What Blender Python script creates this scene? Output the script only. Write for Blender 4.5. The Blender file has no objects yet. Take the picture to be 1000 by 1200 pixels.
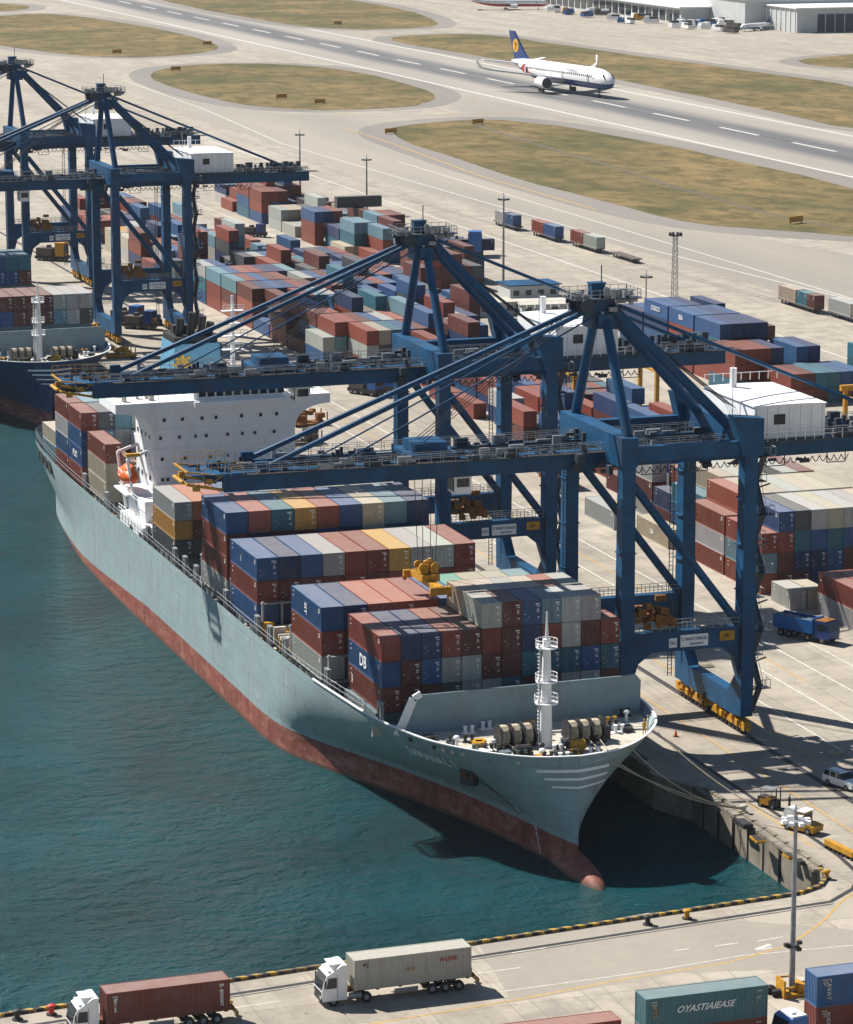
import bpy, math, random
from mathutils import Vector, Matrix
random.seed(7)
RD = math.radians
sc = bpy.context.scene
COL = sc.collection
# ------------------------------------------------------------------ camera, sky, sun
PITCH, AZ, CAMZ, FPX = 11.849, 18.717, 105.0, 3813.0
cam = bpy.data.objects.new('camera', bpy.data.cameras.new('camera'))
COL.objects.link(cam)
cam.location = (0, 0, CAMZ)
cam.rotation_euler = (RD(90 - PITCH), 0, RD(-AZ))
cam.data.sensor_fit = 'HORIZONTAL'
cam.data.sensor_width = 36
cam.data.lens = FPX * 36 / 1000
cam.data.clip_start = 5
cam.data.clip_end = 20000
sc.camera = cam
SUN_EL, SUN_AZ = RD(47.5), math.atan2(-0.57, 0.82)      # azimuth from +Y towards +X
w = bpy.data.worlds.new('World'); sc.world = w; w.use_nodes = True
nt = w.node_tree; nt.nodes.clear()
sky = nt.nodes.new('ShaderNodeTexSky'); sky.sky_type = 'NISHITA'; sky.sun_disc = False
sky.sun_elevation = SUN_EL; sky.sun_rotation = SUN_AZ
sky.air_density = 1.0; sky.dust_density = 0.25; sky.ozone_density = 1.0
bg = nt.nodes.new('ShaderNodeBackground'); bg.inputs[1].default_value = 0.05
out = nt.nodes.new('ShaderNodeOutputWorld')
nt.links.new(sky.outputs[0], bg.inputs[0]); nt.links.new(bg.outputs[0], out.inputs[0])
sl = bpy.data.lights.new('sun', 'SUN'); sl.energy = 5.0; sl.angle = RD(0.5); sl.color = (1.0, 0.945, 0.86)
so = bpy.data.objects.new('sun', sl); COL.objects.link(so)
sdir = Vector((math.sin(SUN_AZ) * math.cos(SUN_EL), math.cos(SUN_AZ) * math.cos(SUN_EL), math.sin(SUN_EL)))
so.rotation_euler = sdir.to_track_quat('Z', 'Y').to_euler()
so.location = (0, 0, 300)
sc.view_settings.view_transform = 'Standard'; sc.view_settings.look = 'None'
sc.view_settings.exposure = 0.76; sc.view_settings.gamma = 1; sc.view_settings.use_curve_mapping = False
sc.render.engine = 'CYCLES'
sc.cycles.max_bounces = 6
sc.cycles.volume_bounces = 0

# pixel of the 1000x1200 photograph -> point of the world at height z (for ground layout)
_p, _a = RD(PITCH), RD(AZ)
_F = Vector((math.sin(_a) * math.cos(_p), math.cos(_a) * math.cos(_p), -math.sin(_p)))
_R = Vector((math.cos(_a), -math.sin(_a), 0)); _D = -_R.cross(_F)
def at(px, py, z=0.0):
    r = _F + _R * ((px - 500) / FPX) + _D * ((py - 600) / FPX)
    t = (z - CAMZ) / r.z
    return Vector((r.x * t, r.y * t, z))

# ------------------------------------------------------------------ materials
def N(t, typ, **kw):
    n = t.nodes.new(typ)
    for k, v in kw.items(): setattr(n, k, v)
    return n
def mathn(t, op, a, b=None, c=None, clamp=False):
    n = N(t, 'ShaderNodeMath', operation=op); n.use_clamp = clamp
    for i, v in enumerate((a, b, c)):
        if v is None: continue
        if isinstance(v, (int, float)): n.inputs[i].default_value = v
        else: t.links.new(v, n.inputs[i])
    return n.outputs[0]
def mix(t, f, a, b, blend='MIX'):
    n = N(t, 'ShaderNodeMix', data_type='RGBA', blend_type=blend)
    for s, v in (('Factor', f), ('A', a), ('B', b)):
        i = [q for q in n.inputs if q.name == s and (q.type == 'RGBA' or (s == 'Factor' and q.type == 'VALUE'))][0]
        if isinstance(v, (int, float)): i.default_value = v
        elif isinstance(v, tuple): i.default_value = (*v[:3], 1)
        else: t.links.new(v, i)
    return [o for o in n.outputs if o.type == 'RGBA'][0]
def noise(t, scale, detail=4, vec=None, rough=0.6, fac=True):
    n = N(t, 'ShaderNodeTexNoise'); n.inputs['Scale'].default_value = scale; n.inputs['Detail'].default_value = detail
    n.inputs['Roughness'].default_value = rough
    if vec is not None: t.links.new(vec, n.inputs['Vector'])
    return n.outputs[0] if fac else n.outputs[1]
def ramp(t, f, stops):
    n = N(t, 'ShaderNodeValToRGB'); e = n.color_ramp.elements
    while len(e) < len(stops): e.new(0.5)
    for el, (p, c) in zip(e, stops):
        el.position = p; el.color = (c, c, c, 1) if isinstance(c, (int, float)) else (*c[:3], 1)
    t.links.new(f, n.inputs[0]); return n.outputs[0]
def scaled(t, vec, s):
    n = N(t, 'ShaderNodeMapping'); n.inputs['Scale'].default_value = s
    t.links.new(vec, n.inputs[0]); return n.outputs[0]
def newmat(name):
    m = bpy.data.materials.new(name); m.use_nodes = True; t = m.node_tree
    b = t.nodes['Principled BSDF']; return m, t, b
def pos(t): return N(t, 'ShaderNodeNewGeometry').outputs['Position']
def obc(t): return N(t, 'ShaderNodeTexCoord').outputs['Object']
def simple(name, col, rough=0.55, metal=0.0, var=0.25, scale=0.8, dirt=None, dirt_amt=0.35, bump=0.0, spec=0.4):
    m, t, b = newmat(name); P = pos(t)
    n1 = noise(t, scale, 5, P)
    dark = tuple(c * (1 - var) for c in col)
    c = mix(t, ramp(t, n1, [(0.35, 0.0), (0.65, 1.0)]), dark, col)
    if dirt:
        n2 = noise(t, scale * 0.7, 8, scaled(t, P, (1.0, 1.0, 0.25)), 0.75)
        c = mix(t, mathn(t, 'MULTIPLY', ramp(t, n2, [(0.54, 0.0), (0.68, 1.0)]), dirt_amt), c, dirt)
    t.links.new(c, b.inputs['Base Color'])
    b.inputs['Roughness'].default_value = rough; b.inputs['Metallic'].default_value = metal
    b.inputs['Specular IOR Level'].default_value = spec
    if bump:
        bn = N(t, 'ShaderNodeBump'); bn.inputs['Strength'].default_value = bump
        t.links.new(noise(t, scale * 6, 4, P), bn.inputs['Height']); t.links.new(bn.outputs[0], b.inputs['Normal'])
    return m
def container_mat(name, src, roof=False, door=False):
    m, t, b = newmat(name)
    if src == 'object':
        c0 = N(t, 'ShaderNodeObjectInfo').outputs['Color']
    else:
        c0 = N(t, 'ShaderNodeVertexColor', layer_name='paint').outputs[0]
    P = pos(t); c0 = mix(t, 0.16 if src == 'object' else 0.28, c0, (0.0, 0.0, 0.0))
    n1 = noise(t, 0.5, 5, P)
    c = mix(t, mathn(t, 'MULTIPLY', ramp(t, n1, [(0.3, 0.0), (0.7, 1.0)]), 0.30 if src == 'object' else 0.12), c0, mix(t, 0.5, c0, (0.30, 0.30, 0.30)))
    streak = noise(t, 2.2, 6, scaled(t, P, (1.0, 1.0, 0.12)), 0.7)
    c = mix(t, mathn(t, 'MULTIPLY', ramp(t, streak, [(0.50, 0.0), (0.70, 1.0)]), 0.6), c, mix(t, 0.55, c0, (0.13, 0.06, 0.035)))
    fine = noise(t, 5.0, 5, P, 0.8)
    c = mix(t, mathn(t, 'MULTIPLY', ramp(t, fine, [(0.58, 0.0), (0.68, 1.0)]), 0.6), c, (0.10, 0.05, 0.03))
    if roof:
        # sun-bleached, dusty roof paint
        n3 = noise(t, 0.7, 6, P, 0.7)
        c = mix(t, mathn(t, 'ADD', mathn(t, 'MULTIPLY', n3, 0.34 if src == 'object' else 0.20), (0.08 if src == 'object' else 0.0), clamp=True), c, (0.44, 0.40, 0.35))
        w_ = N(t, 'ShaderNodeTexWave', wave_type='BANDS', bands_direction='Y'); w_.inputs['Scale'].default_value = 1.1
        t.links.new(P, w_.inputs['Vector'])
        c = mix(t, mathn(t, 'MULTIPLY', w_.outputs[1], 0.14), c, (0.08, 0.07, 0.06))
    t.links.new(c, b.inputs['Base Color'])
    b.inputs['Roughness'].default_value = 0.55 if not roof else 0.62
    b.inputs['Specular IOR Level'].default_value = 0.35
    return m
M = {}
M['cont'] = container_mat('container_paint', 'object')
M['cont_roof'] = container_mat('container_roof_paint', 'object', roof=True)
M['cont_v'] = container_mat('far_container_paint', 'vertex')
M['cont_v_roof'] = container_mat('far_container_roof_paint', 'vertex', roof=True)
M['crane'] = simple('crane_blue_paint', (0.007, 0.078, 0.185), 0.5, 0, 0.4, 0.35, (0.06, 0.035, 0.025), 0.5, 0.0, 0.25)
M['crane_dark'] = simple('crane_dark_steel', (0.03, 0.045, 0.07), 0.6)
M['yellow'] = simple('machine_yellow', (0.56, 0.28, 0.015), 0.5, 0, 0.35, 1.5, (0.08, 0.04, 0.02), 0.7)
M['orange_rust'] = simple('rusty_orange_machinery', (0.30, 0.12, 0.02), 0.7, 0, 0.6, 2.5, (0.03, 0.02, 0.015), 0.8)
M['white'] = simple('white_paint', (0.82, 0.83, 0.84), 0.5, 0, 0.06, 0.5, (0.40, 0.34, 0.28), 0.22)
M['white_clean'] = simple('clean_white', (0.8, 0.8, 0.8), 0.45, 0, 0.03)
M['offwhite'] = simple('cream_deck_paint', (0.52, 0.49, 0.42), 0.7, 0, 0.2, 0.6, (0.2, 0.12, 0.07), 0.5)
M['grey'] = simple('galvanised_grey', (0.30, 0.32, 0.34), 0.5, 0.3, 0.3, 1.0, (0.1, 0.07, 0.05), 0.4)
M['deckgrey'] = simple('deck_green_grey', (0.12, 0.17, 0.19), 0.6, 0, 0.3, 0.5, (0.12, 0.07, 0.05), 0.4)
M['black'] = simple('black_rubber', (0.02, 0.02, 0.022), 0.6)
M['dark'] = simple('dark_steel', (0.045, 0.045, 0.05), 0.6, 0.2, 0.4, 1.5, (0.10, 0.045, 0.02), 0.6)
M['rope'] = simple('mooring_rope', (0.48, 0.42, 0.32), 0.85, 0, 0.4, 3.0)
M['orange'] = simple('lifeboat_orange', (0.72, 0.13, 0.02), 0.4, 0, 0.1)
M['red'] = simple('signal_red', (0.5, 0.04, 0.03), 0.5)
M['concrete_wall'] = simple('quay_wall_concrete', (0.27, 0.235, 0.19), 0.85, 0, 0.4, 0.35, (0.06, 0.05, 0.04), 0.7, 0.3)
M['glass'], _t, _b = newmat('dark_glass'); _b.inputs['Base Color'].default_value = (0.015, 0.022, 0.03, 1); _b.inputs['Roughness'].default_value = 0.08
M['flagyellow'] = simple('emblem_yellow', (0.75, 0.42, 0.03), 0.5)
M['lightblue'] = simple('funnel_light_blue', (0.12, 0.33, 0.50), 0.45, 0, 0.15)
M['navy'] = simple('livery_navy', (0.015, 0.05, 0.20), 0.3, 0, 0.1)
M['marking_white'] = simple('road_paint_white', (0.66, 0.64, 0.58), 0.7, 0, 0.35, 1.5, (0.34, 0.29, 0.23), 0.6)
M['marking_yellow'] = simple('road_paint_yellow', (0.55, 0.34, 0.08), 0.7, 0, 0.3, 1.5, (0.30, 0.26, 0.20), 0.7)
M['shed_grey'] = simple('shed_cladding', (0.50, 0.52, 0.52), 0.6, 0, 0.1, 0.2)
M['cargo_grey'] = simple('flatbed_steel', (0.12, 0.10, 0.09), 0.7, 0, 0.4, 2)
M['truckblue'] = simple('truck_blue_paint', (0.02, 0.12, 0.36), 0.3, 0, 0.15)

def hull_mat(name, top, boot):
    m, t, b = newmat(name); P = pos(t)
    sep = N(t, 'ShaderNodeSeparateXYZ'); t.links.new(P, sep.inputs[0])
    n1 = noise(t, 0.16, 5, P, 0.6); n2 = noise(t, 1.1, 8, scaled(t, P, (1, 1, 0.12)), 0.75)
    n3 = noise(t, 0.5, 8, scaled(t, P, (0.5, 0.5, 1.4)), 0.8)
    c = mix(t, ramp(t, n1, [(0.3, 0.0), (0.7, 1.0)]), tuple(q * 0.86 for q in top), top)
    c = mix(t, mathn(t, 'MULTIPLY', ramp(t, n2, [(0.54, 0.0), (0.66, 1.0)]), 0.6), c, (0.17, 0.12, 0.09))
    c = mix(t, mathn(t, 'MULTIPLY', ramp(t, n3, [(0.58, 0.0), (0.64, 1.0)]), 0.45), c, tuple(min(1, q * 1.5) for q in top))
    # plate seams
    br = N(t, 'ShaderNodeTexBrick'); br.inputs['Scale'].default_value = 1.0; br.inputs['Mortar Size'].default_value = 0.03
    br.inputs['Brick Width'].default_value = 9.0; br.inputs['Row Height'].default_value = 2.4
    cmb = N(t, 'ShaderNodeCombineXYZ'); t.links.new(sep.outputs[1], cmb.inputs[0]); t.links.new(sep.outputs[2], cmb.inputs[1])
    t.links.new(cmb.outputs[0], br.inputs['Vector'])
    c = mix(t, mathn(t, 'MULTIPLY', br.outputs['Fac'], 0.42), c, (0.05, 0.06, 0.07))
    r = mix(t, ramp(t, n2, [(0.42, 0.0), (0.62, 1.0)]), boot, tuple(q * 0.55 for q in boot))
    r = mix(t, mathn(t, 'MULTIPLY', ramp(t, n3, [(0.50, 0.0), (0.60, 1.0)]), 0.6), r, (0.40, 0.20, 0.155))
    # boot topping, ragged scum line just above the water
    zz = mathn(t, 'ADD', sep.outputs[2], mathn(t, 'MULTIPLY', noise(t, 1.5, 3, P), 0.16))
    trim = mathn(t, 'MULTIPLY', mathn(t, 'MAXIMUM', mathn(t, 'SUBTRACT', sep.outputs[1], 430.0), 0.0), 0.045)
    isred = mathn(t, 'LESS_THAN', mathn(t, 'ADD', zz, trim) if top[0] > .1 else zz, -0.8)
    c = mix(t, isred, c, r)
    scum = mathn(t, 'LESS_THAN', mathn(t, 'ADD', sep.outputs[2], mathn(t, 'MULTIPLY', n2, 0.5)), -3.35)
    c = mix(t, mathn(t, 'MULTIPLY', scum, 0.6), c, (0.05, 0.055, 0.035))
    t.links.new(c, b.inputs['Base Color']); b.inputs['Roughness'].default_value = 0.6; b.inputs['Specular IOR Level'].default_value = 0.25
    bn = N(t, 'ShaderNodeBump'); bn.inputs['Strength'].default_value = 0.12; bn.inputs['Distance'].default_value = 0.3
    t.links.new(noise(t, 0.35, 3, P), bn.inputs['Height']); t.links.new(bn.outputs[0], b.inputs['Normal'])
    return m
M['hull_grey'] = hull_mat('grey_hull_paint', (0.285, 0.37, 0.385), (0.27, 0.085, 0.065))
M['hull_navy'] = hull_mat('navy_hull_paint', (0.012, 0.055, 0.14), (0.14, 0.04, 0.05))
M['shipgrey'] = simple('ship_grey_paint', (0.20, 0.29, 0.33), 0.5, 0, 0.15, 0.5, (0.2, 0.12, 0.08), 0.25)

def ground_mat():
    m, t, b = newmat('concrete_apron'); P = pos(t)
    sep = N(t, 'ShaderNodeSeparateXYZ'); t.links.new(P, sep.inputs[0])
    big = noise(t, 0.012, 5, P, 0.55)
    lane = noise(t, 0.09, 6, scaled(t, P, (1.0, 0.09, 1.0)), 0.65)
    mid = noise(t, 0.22, 7, P, 0.7)
    fine = noise(t, 2.0, 5, P, 0.8)
    c = mix(t, ramp(t, big, [(0.35, 0.0), (0.65, 1.0)]), (0.335, 0.297, 0.242), (0.395, 0.352, 0.292))
    c = mix(t, mathn(t, 'MULTIPLY', ramp(t, lane, [(0.44, 0.0), (0.62, 1.0)]), 0.62), c, (0.25, 0.22, 0.18))
    c = mix(t, mathn(t, 'MULTIPLY', ramp(t, mid, [(0.46, 0.0), (0.62, 1.0)]), 0.62), c, (0.22, 0.195, 0.165))
    c = mix(t, mathn(t, 'MULTIPLY', ramp(t, fine, [(0.45, 0.0), (0.8, 1.0)]), 0.22), c, (0.16, 0.14, 0.12))
    tyre = noise(t, 0.9, 5, scaled(t, P, (1.0, 0.025, 1.0)), 0.7)
    c = mix(t, mathn(t, 'MULTIPLY', mathn(t, 'MULTIPLY', ramp(t, tyre, [(0.54, 0.0), (0.68, 1.0)]), ramp(t, big, [(0.42, 0.2), (0.6, 1.0)])), 0.5), c, (0.13, 0.115, 0.10))
    # individual slabs, each poured a slightly different grey, with dark joints
    br = N(t, 'ShaderNodeTexBrick'); br.offset = 0.0; br.inputs['Scale'].default_value = 1.0
    br.inputs['Mortar Size'].default_value = 0.05; br.inputs['Mortar Smooth'].default_value = 0.2
    br.inputs['Brick Width'].default_value = 7.5; br.inputs['Row Height'].default_value = 6.0
    br.inputs['Color1'].default_value = (0.40, 0.40, 0.40, 1); br.inputs['Color2'].default_value = (0.62, 0.62, 0.62, 1)
    br.inputs['Mortar'].default_value = (0.5, 0.5, 0.5, 1)
    t.links.new(P, br.inputs['Vector'])
    c = mix(t, 0.32, c, br.outputs['Color'], 'OVERLAY')
    c = mix(t, mathn(t, 'MULTIPLY', br.outputs['Fac'], 0.55), c, (0.11, 0.095, 0.08))
    # oil drips and tyre scrub
    oil = noise(t, 0.6, 3, P, 0.5)
    c = mix(t, mathn(t, 'MULTIPLY', ramp(t, oil, [(0.66, 0.0), (0.72, 1.0)]), 0.45), c, (0.08, 0.07, 0.065))
    t.links.new(c, b.inputs['Base Color']); b.inputs['Roughness'].default_value = 0.8
    b.inputs['Specular IOR Level'].default_value = 0.3
    return m
M['ground'] = ground_mat()
def asphalt_mat(name, c1, c2, band=None):
    m, t, b = newmat(name); P = pos(t)
    a = noise(t, 0.03, 5, scaled(t, P, (1.0, 0.12, 1.0)), 0.6); f = noise(t, 0.5, 6, P, 0.7)
    c = mix(t, ramp(t, a, [(0.35, 0.0), (0.65, 1.0)]), c1, c2)
    c = mix(t, mathn(t, 'MULTIPLY', ramp(t, f, [(0.4, 0.0), (0.7, 1.0)]), 0.2), c, tuple(q * 0.6 for q in c1))
    if band:
        sep = N(t, 'ShaderNodeSeparateXYZ'); t.links.new(P, sep.inputs[0])
        x = mathn(t, 'ADD', sep.outputs[0], mathn(t, 'MULTIPLY', noise(t, 0.02, 3, scaled(t, P, (1, 0.3, 1))), 6.0))
        d = mathn(t, 'ABSOLUTE', mathn(t, 'SUBTRACT', x, band[0] + 3.0))
        k = mathn(t, 'SUBTRACT', 1.0, mathn(t, 'DIVIDE', d, band[1]), clamp=True)
        st = noise(t, 0.5, 4, scaled(t, P, (1.0, 0.02, 1.0)), 0.7)
        k2 = mathn(t, 'MULTIPLY', ramp(t, k, [(0.0, 0.0), (0.55, 1.0)]), ramp(t, st, [(0.25, 0.55), (0.6, 1.0)]))
        c = mix(t, mathn(t, 'MULTIPLY', k2, 0.92), c, (0.055, 0.058, 0.07))
    t.links.new(c, b.inputs['Base Color']); b.inputs['Roughness'].default_value = 0.75
    return m
M['runway'] = asphalt_mat('runway_surface', (0.26, 0.24, 0.21), (0.34, 0.31, 0.27), (476.5, 17))
M['asphalt'] = asphalt_mat('worn_asphalt', (0.17, 0.155, 0.14), (0.23, 0.205, 0.18))
M['patch'] = asphalt_mat('darker_apron_surface', (0.25, 0.225, 0.19), (0.32, 0.285, 0.235))
def grass_mat():
    m, t, b = newmat('dry_airfield_grass'); P = pos(t)
    a = noise(t, 0.018, 6, P, 0.7); f = noise(t, 0.12, 8, scaled(t, P, (1.0, 0.5, 1)), 0.75); g = noise(t, 0.05, 5, P, 0.7)
    c = mix(t, ramp(t, a, [(0.38, 0.0), (0.62, 1.0)]), (0.095, 0.088, 0.038), (0.225, 0.160, 0.075))
    c = mix(t, mathn(t, 'MULTIPLY', ramp(t, f, [(0.47, 0.0), (0.58, 1.0)]), 0.7), c, (0.065, 0.062, 0.028))
    c = mix(t, mathn(t, 'MULTIPLY', ramp(t, g, [(0.58, 0.0), (0.68, 1.0)]), 0.55), c, (0.25, 0.18, 0.085))
    t.links.new(c, b.inputs['Base Color']); b.inputs['Roughness'].default_value = 0.95
    b.inputs['Specular IOR Level'].default_value = 0.1
    return m
M['grass'] = grass_mat()
def water_mat():
    m, t, b = newmat('harbour_water'); P = pos(t)
    a = noise(t, 0.03, 4, P, 0.6)
    c = mix(t, ramp(t, a, [(0.35, 0.0), (0.65, 1.0)]), (0.0009, 0.036, 0.045), (0.0018, 0.066, 0.079))
    t.links.new(c, b.inputs['Base Color'])
    b.inputs['Roughness'].default_value = 0.09; b.inputs['IOR'].default_value = 1.33; b.inputs['Specular IOR Level'].default_value = 0.24
    n1 = noise(t, 0.30, 6, scaled(t, P, (1.0, 1.3, 1)), 0.6)
    n2 = noise(t, 0.9, 5, scaled(t, P, (1.3, 1.0, 1)), 0.65)
    n3 = noise(t, 0.07, 3, P, 0.5)
    h = mathn(t, 'ADD', mathn(t, 'MULTIPLY', n1, 1.0), mathn(t, 'MULTIPLY', n2, 0.42))
    h = mathn(t, 'ADD', h, mathn(t, 'MULTIPLY', n3, 0.35))
    h = mathn(t, 'ADD', h, mathn(t, 'MULTIPLY', noise(t, 2.4, 3, P, 0.6), 0.2))
    bn = N(t, 'ShaderNodeBump'); bn.inputs['Strength'].default_value = 1.0; bn.inputs['Distance'].default_value = 1.6
    t.links.new(h, bn.inputs['Height']); t.links.new(bn.outputs[0], b.inputs['Normal'])
    return m
M['water'] = water_mat()
def stripe_mat():
    m, t, b = newmat('black_yellow_stripes'); P = pos(t)
    sep = N(t, 'ShaderNodeSeparateXYZ'); t.links.new(P, sep.inputs[0])
    s = mathn(t, 'ADD', sep.outputs[0], sep.outputs[1])
    k = mathn(t, 'GREATER_THAN', mathn(t, 'FRACT', mathn(t, 'MULTIPLY', s, 0.62)), 0.5)
    n = noise(t, 1.2, 5, P, 0.7)
    c = mix(t, k, (0.02, 0.02, 0.02), (0.45, 0.27, 0.03))
    c = mix(t, mathn(t, 'MULTIPLY', ramp(t, n, [(0.46, 0.0), (0.58, 1.0)]), 0.85), c, (0.085, 0.07, 0.055))
    t.links.new(c, b.inputs['Base Color']); b.inputs['Roughness'].default_value = 0.7
    return m
M['stripes'] = stripe_mat()

# ------------------------------------------------------------------ mesh helpers
class MB:
    def __init__(s): s.v = []; s.f = []; s.m = []
    def add(s, vs, fs, m=0):
        o = len(s.v); s.v += [tuple(q) for q in vs]
        for f in fs: s.f.append(tuple(i + o for i in f)); s.m.append(m)
    def box(s, cx, cy, cz, sx, sy, sz, m=0, rz=0.0):
        x, y, z = sx / 2, sy / 2, sz / 2; c, n = math.cos(rz), math.sin(rz); vs = []
        for dz in (-z, z):
            for dx, dy in ((-x, -y), (x, -y), (x, y), (-x, y)):
                vs.append((cx + dx * c - dy * n, cy + dx * n + dy * c, cz + dz))
        s.add(vs, [(3, 2, 1, 0), (4, 5, 6, 7), (0, 1, 5, 4), (1, 2, 6, 5), (2, 3, 7, 6), (3, 0, 4, 7)], m); return s
    def b2(s, x0, x1, y0, y1, z0, z1, m=0):
        return s.box((x0 + x1) / 2, (y0 + y1) / 2, (z0 + z1) / 2, abs(x1 - x0), abs(y1 - y0), abs(z1 - z0), m)
    def beam(s, p, q, w, h, m=0, w2=None, h2=None):
        p, q = Vector(p), Vector(q); d = (q - p).normalized()
        up = Vector((0, 0, 1)) if abs(d.z) < 0.95 else Vector((0, 1, 0))
        a = d.cross(up).normalized(); b = a.cross(d).normalized(); w2 = w2 or w; h2 = h2 or h; vs = []
        for c, ww, hh in ((p, w, h), (q, w2, h2)):
            for i, j in ((-1, -1), (1, -1), (1, 1), (-1, 1)): vs.append(c + a * (i * ww / 2) + b * (j * hh / 2))
        s.add(vs, [(0, 1, 2, 3), (7, 6, 5, 4), (0, 4, 5, 1), (1, 5, 6, 2), (2, 6, 7, 3), (3, 7, 4, 0)], m); return s
    def tube(s, p, q, r, n=8, m=0, r2=None, caps=True):
        p, q = Vector(p), Vector(q); d = (q - p).normalized(); r2 = r if r2 is None else r2
        up = Vector((0, 0, 1)) if abs(d.z) < 0.95 else Vector((0, 1, 0))
        a = d.cross(up).normalized(); b = a.cross(d).normalized(); vs = []
        for c, rr in ((p, r), (q, r2)):
            for i in range(n):
                t = 2 * math.pi * i / n; vs.append(c + a * (math.cos(t) * rr) + b * (math.sin(t) * rr))
        fs = [(i, (i + 1) % n, n + (i + 1) % n, n + i)[::-1] for i in range(n)]
        if caps: fs += [tuple(range(n)), tuple(range(2 * n - 1, n - 1, -1))]
        s.add(vs, fs, m); return s
    def path(s, pts, r, n=5, m=0):
        for a, b in zip(pts, pts[1:]): s.tube(a, b, r, n, m, caps=False)
        return s
    def prism(s, pts, z0, z1, m=0, mt=None):
        n = len(pts); vs = [(x, y, z0) for x, y in pts] + [(x, y, z1) for x, y in pts]
        s.add(vs, [(i, (i + 1) % n, n + (i + 1) % n, n + i) for i in range(n)] + [tuple(range(n - 1, -1, -1))], m)
        s.add(vs[n:], [tuple(range(n))], m if mt is None else mt); return s
    def extr(s, pts, axis, a0, a1, m=0):
        # pts: 2D outline in the plane normal to axis ('x': (y,z), 'y': (x,z))
        n = len(pts)
        def P(p, a): return (a, p[0], p[1]) if axis == 'x' else (p[0], a, p[1])
        vs = [P(p, a0) for p in pts] + [P(p, a1) for p in pts]
        s.add(vs, [(i, (i + 1) % n, n + (i + 1) % n, n + i) for i in range(n)] + [tuple(range(n - 1, -1, -1)), tuple(range(n, 2 * n))], m); return s
    def ell(s, cx, cy, cz, rx, ry, rz_, nu=12, nv=8, m=0):
        vs = []; fs = []
        for j in range(nv + 1):
            ph = math.pi * j / nv
            for i in range(nu):
                th = 2 * math.pi * i / nu
                vs.append((cx + rx * math.sin(ph) * math.cos(th), cy + ry * math.sin(ph) * math.sin(th), cz + rz_ * math.cos(ph)))
        for j in range(nv):
            for i in range(nu):
                a = j * nu + i; b = j * nu + (i + 1) % nu
                fs.append((a, a + nu, b + nu, b))
        s.add(vs, fs, m); return s
    def mesh(s, name, mats, smooth=False):
        me = bpy.data.meshes.new(name); me.from_pydata(s.v, [], s.f)
        for k in (mats if isinstance(mats, (list, tuple)) else [mats]): me.materials.append(M[k] if isinstance(k, str) else k)
        me.polygons.foreach_set('material_index', s.m)
        if smooth: me.polygons.foreach_set('use_smooth', [True] * len(me.polygons))
        me.update(); return me
    def build(s, name, mats, parent=None, smooth=False, fix=True):
        import bmesh
        me = s.mesh(name, mats, smooth)
        if fix and len(s.f) < 60000:
            bm = bmesh.new(); bm.from_mesh(me); bmesh.ops.recalc_face_normals(bm, faces=bm.faces[:]); bm.to_mesh(me); bm.free()
        o = bpy.data.objects.new(name, me); COL.objects.link(o)
        if parent: o.parent = parent
        return o
def tag(o, label=None, cat=None, group=None, kind=None):
    if label: o['label'] = label
    if cat: o['category'] = cat
    if group: o['group'] = group
    if kind: o['kind'] = kind
    return o
def thing(name, label, cat, loc=(0, 0, 0), rz=0.0, group=None):
    o = bpy.data.objects.new(name, None); COL.objects.link(o); o.location = loc; o.rotation_euler = (0, 0, rz)
    o.empty_display_size = 0.5
    return tag(o, label, cat, group)
def copy_tree(o, parent=None):
    c = o.copy(); COL.objects.link(c); c.parent = parent
    for ch in list(o.children): copy_tree(ch, c)
    return c
def struct(name, mb, mats, parent=None): 
    return tag(mb.build(name, mats, parent, fix=False), kind='structure')
_tc = {}
def text_mb(txt, size, m=0, shear=0.0, depth=0.015):
    cu = bpy.data.curves.new('t', 'FONT'); cu.body = txt; cu.size = size; cu.extrude = depth; cu.shear = shear; cu.resolution_u = 2
    cu.align_x = 'CENTER'; cu.align_y = 'CENTER'; cu.offset = size * 0.012
    o = bpy.data.objects.new('t', cu); COL.objects.link(o)
    me = o.to_mesh(); vs = [v.co.copy() for v in me.vertices]; fs = [tuple(p.vertices) for p in me.polygons]
    o.to_mesh_clear(); bpy.data.objects.remove(o); bpy.data.curves.remove(cu)
    return vs, fs
def letter(txt, size, origin, xdir, ydir, mat, parent=None, shear=0.0, name='lettering', stretch=1.0):
    vs, fs = text_mb(txt, size, shear=shear); X, Y = Vector(xdir).normalized(), Vector(ydir).normalized(); Z = X.cross(Y)
    mb = MB(); mb.add([Vector(origin) + X * v.x * stretch + Y * v.y + Z * v.z for v in vs], fs)
    return mb.build(name, mat, parent, fix=False)
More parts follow.
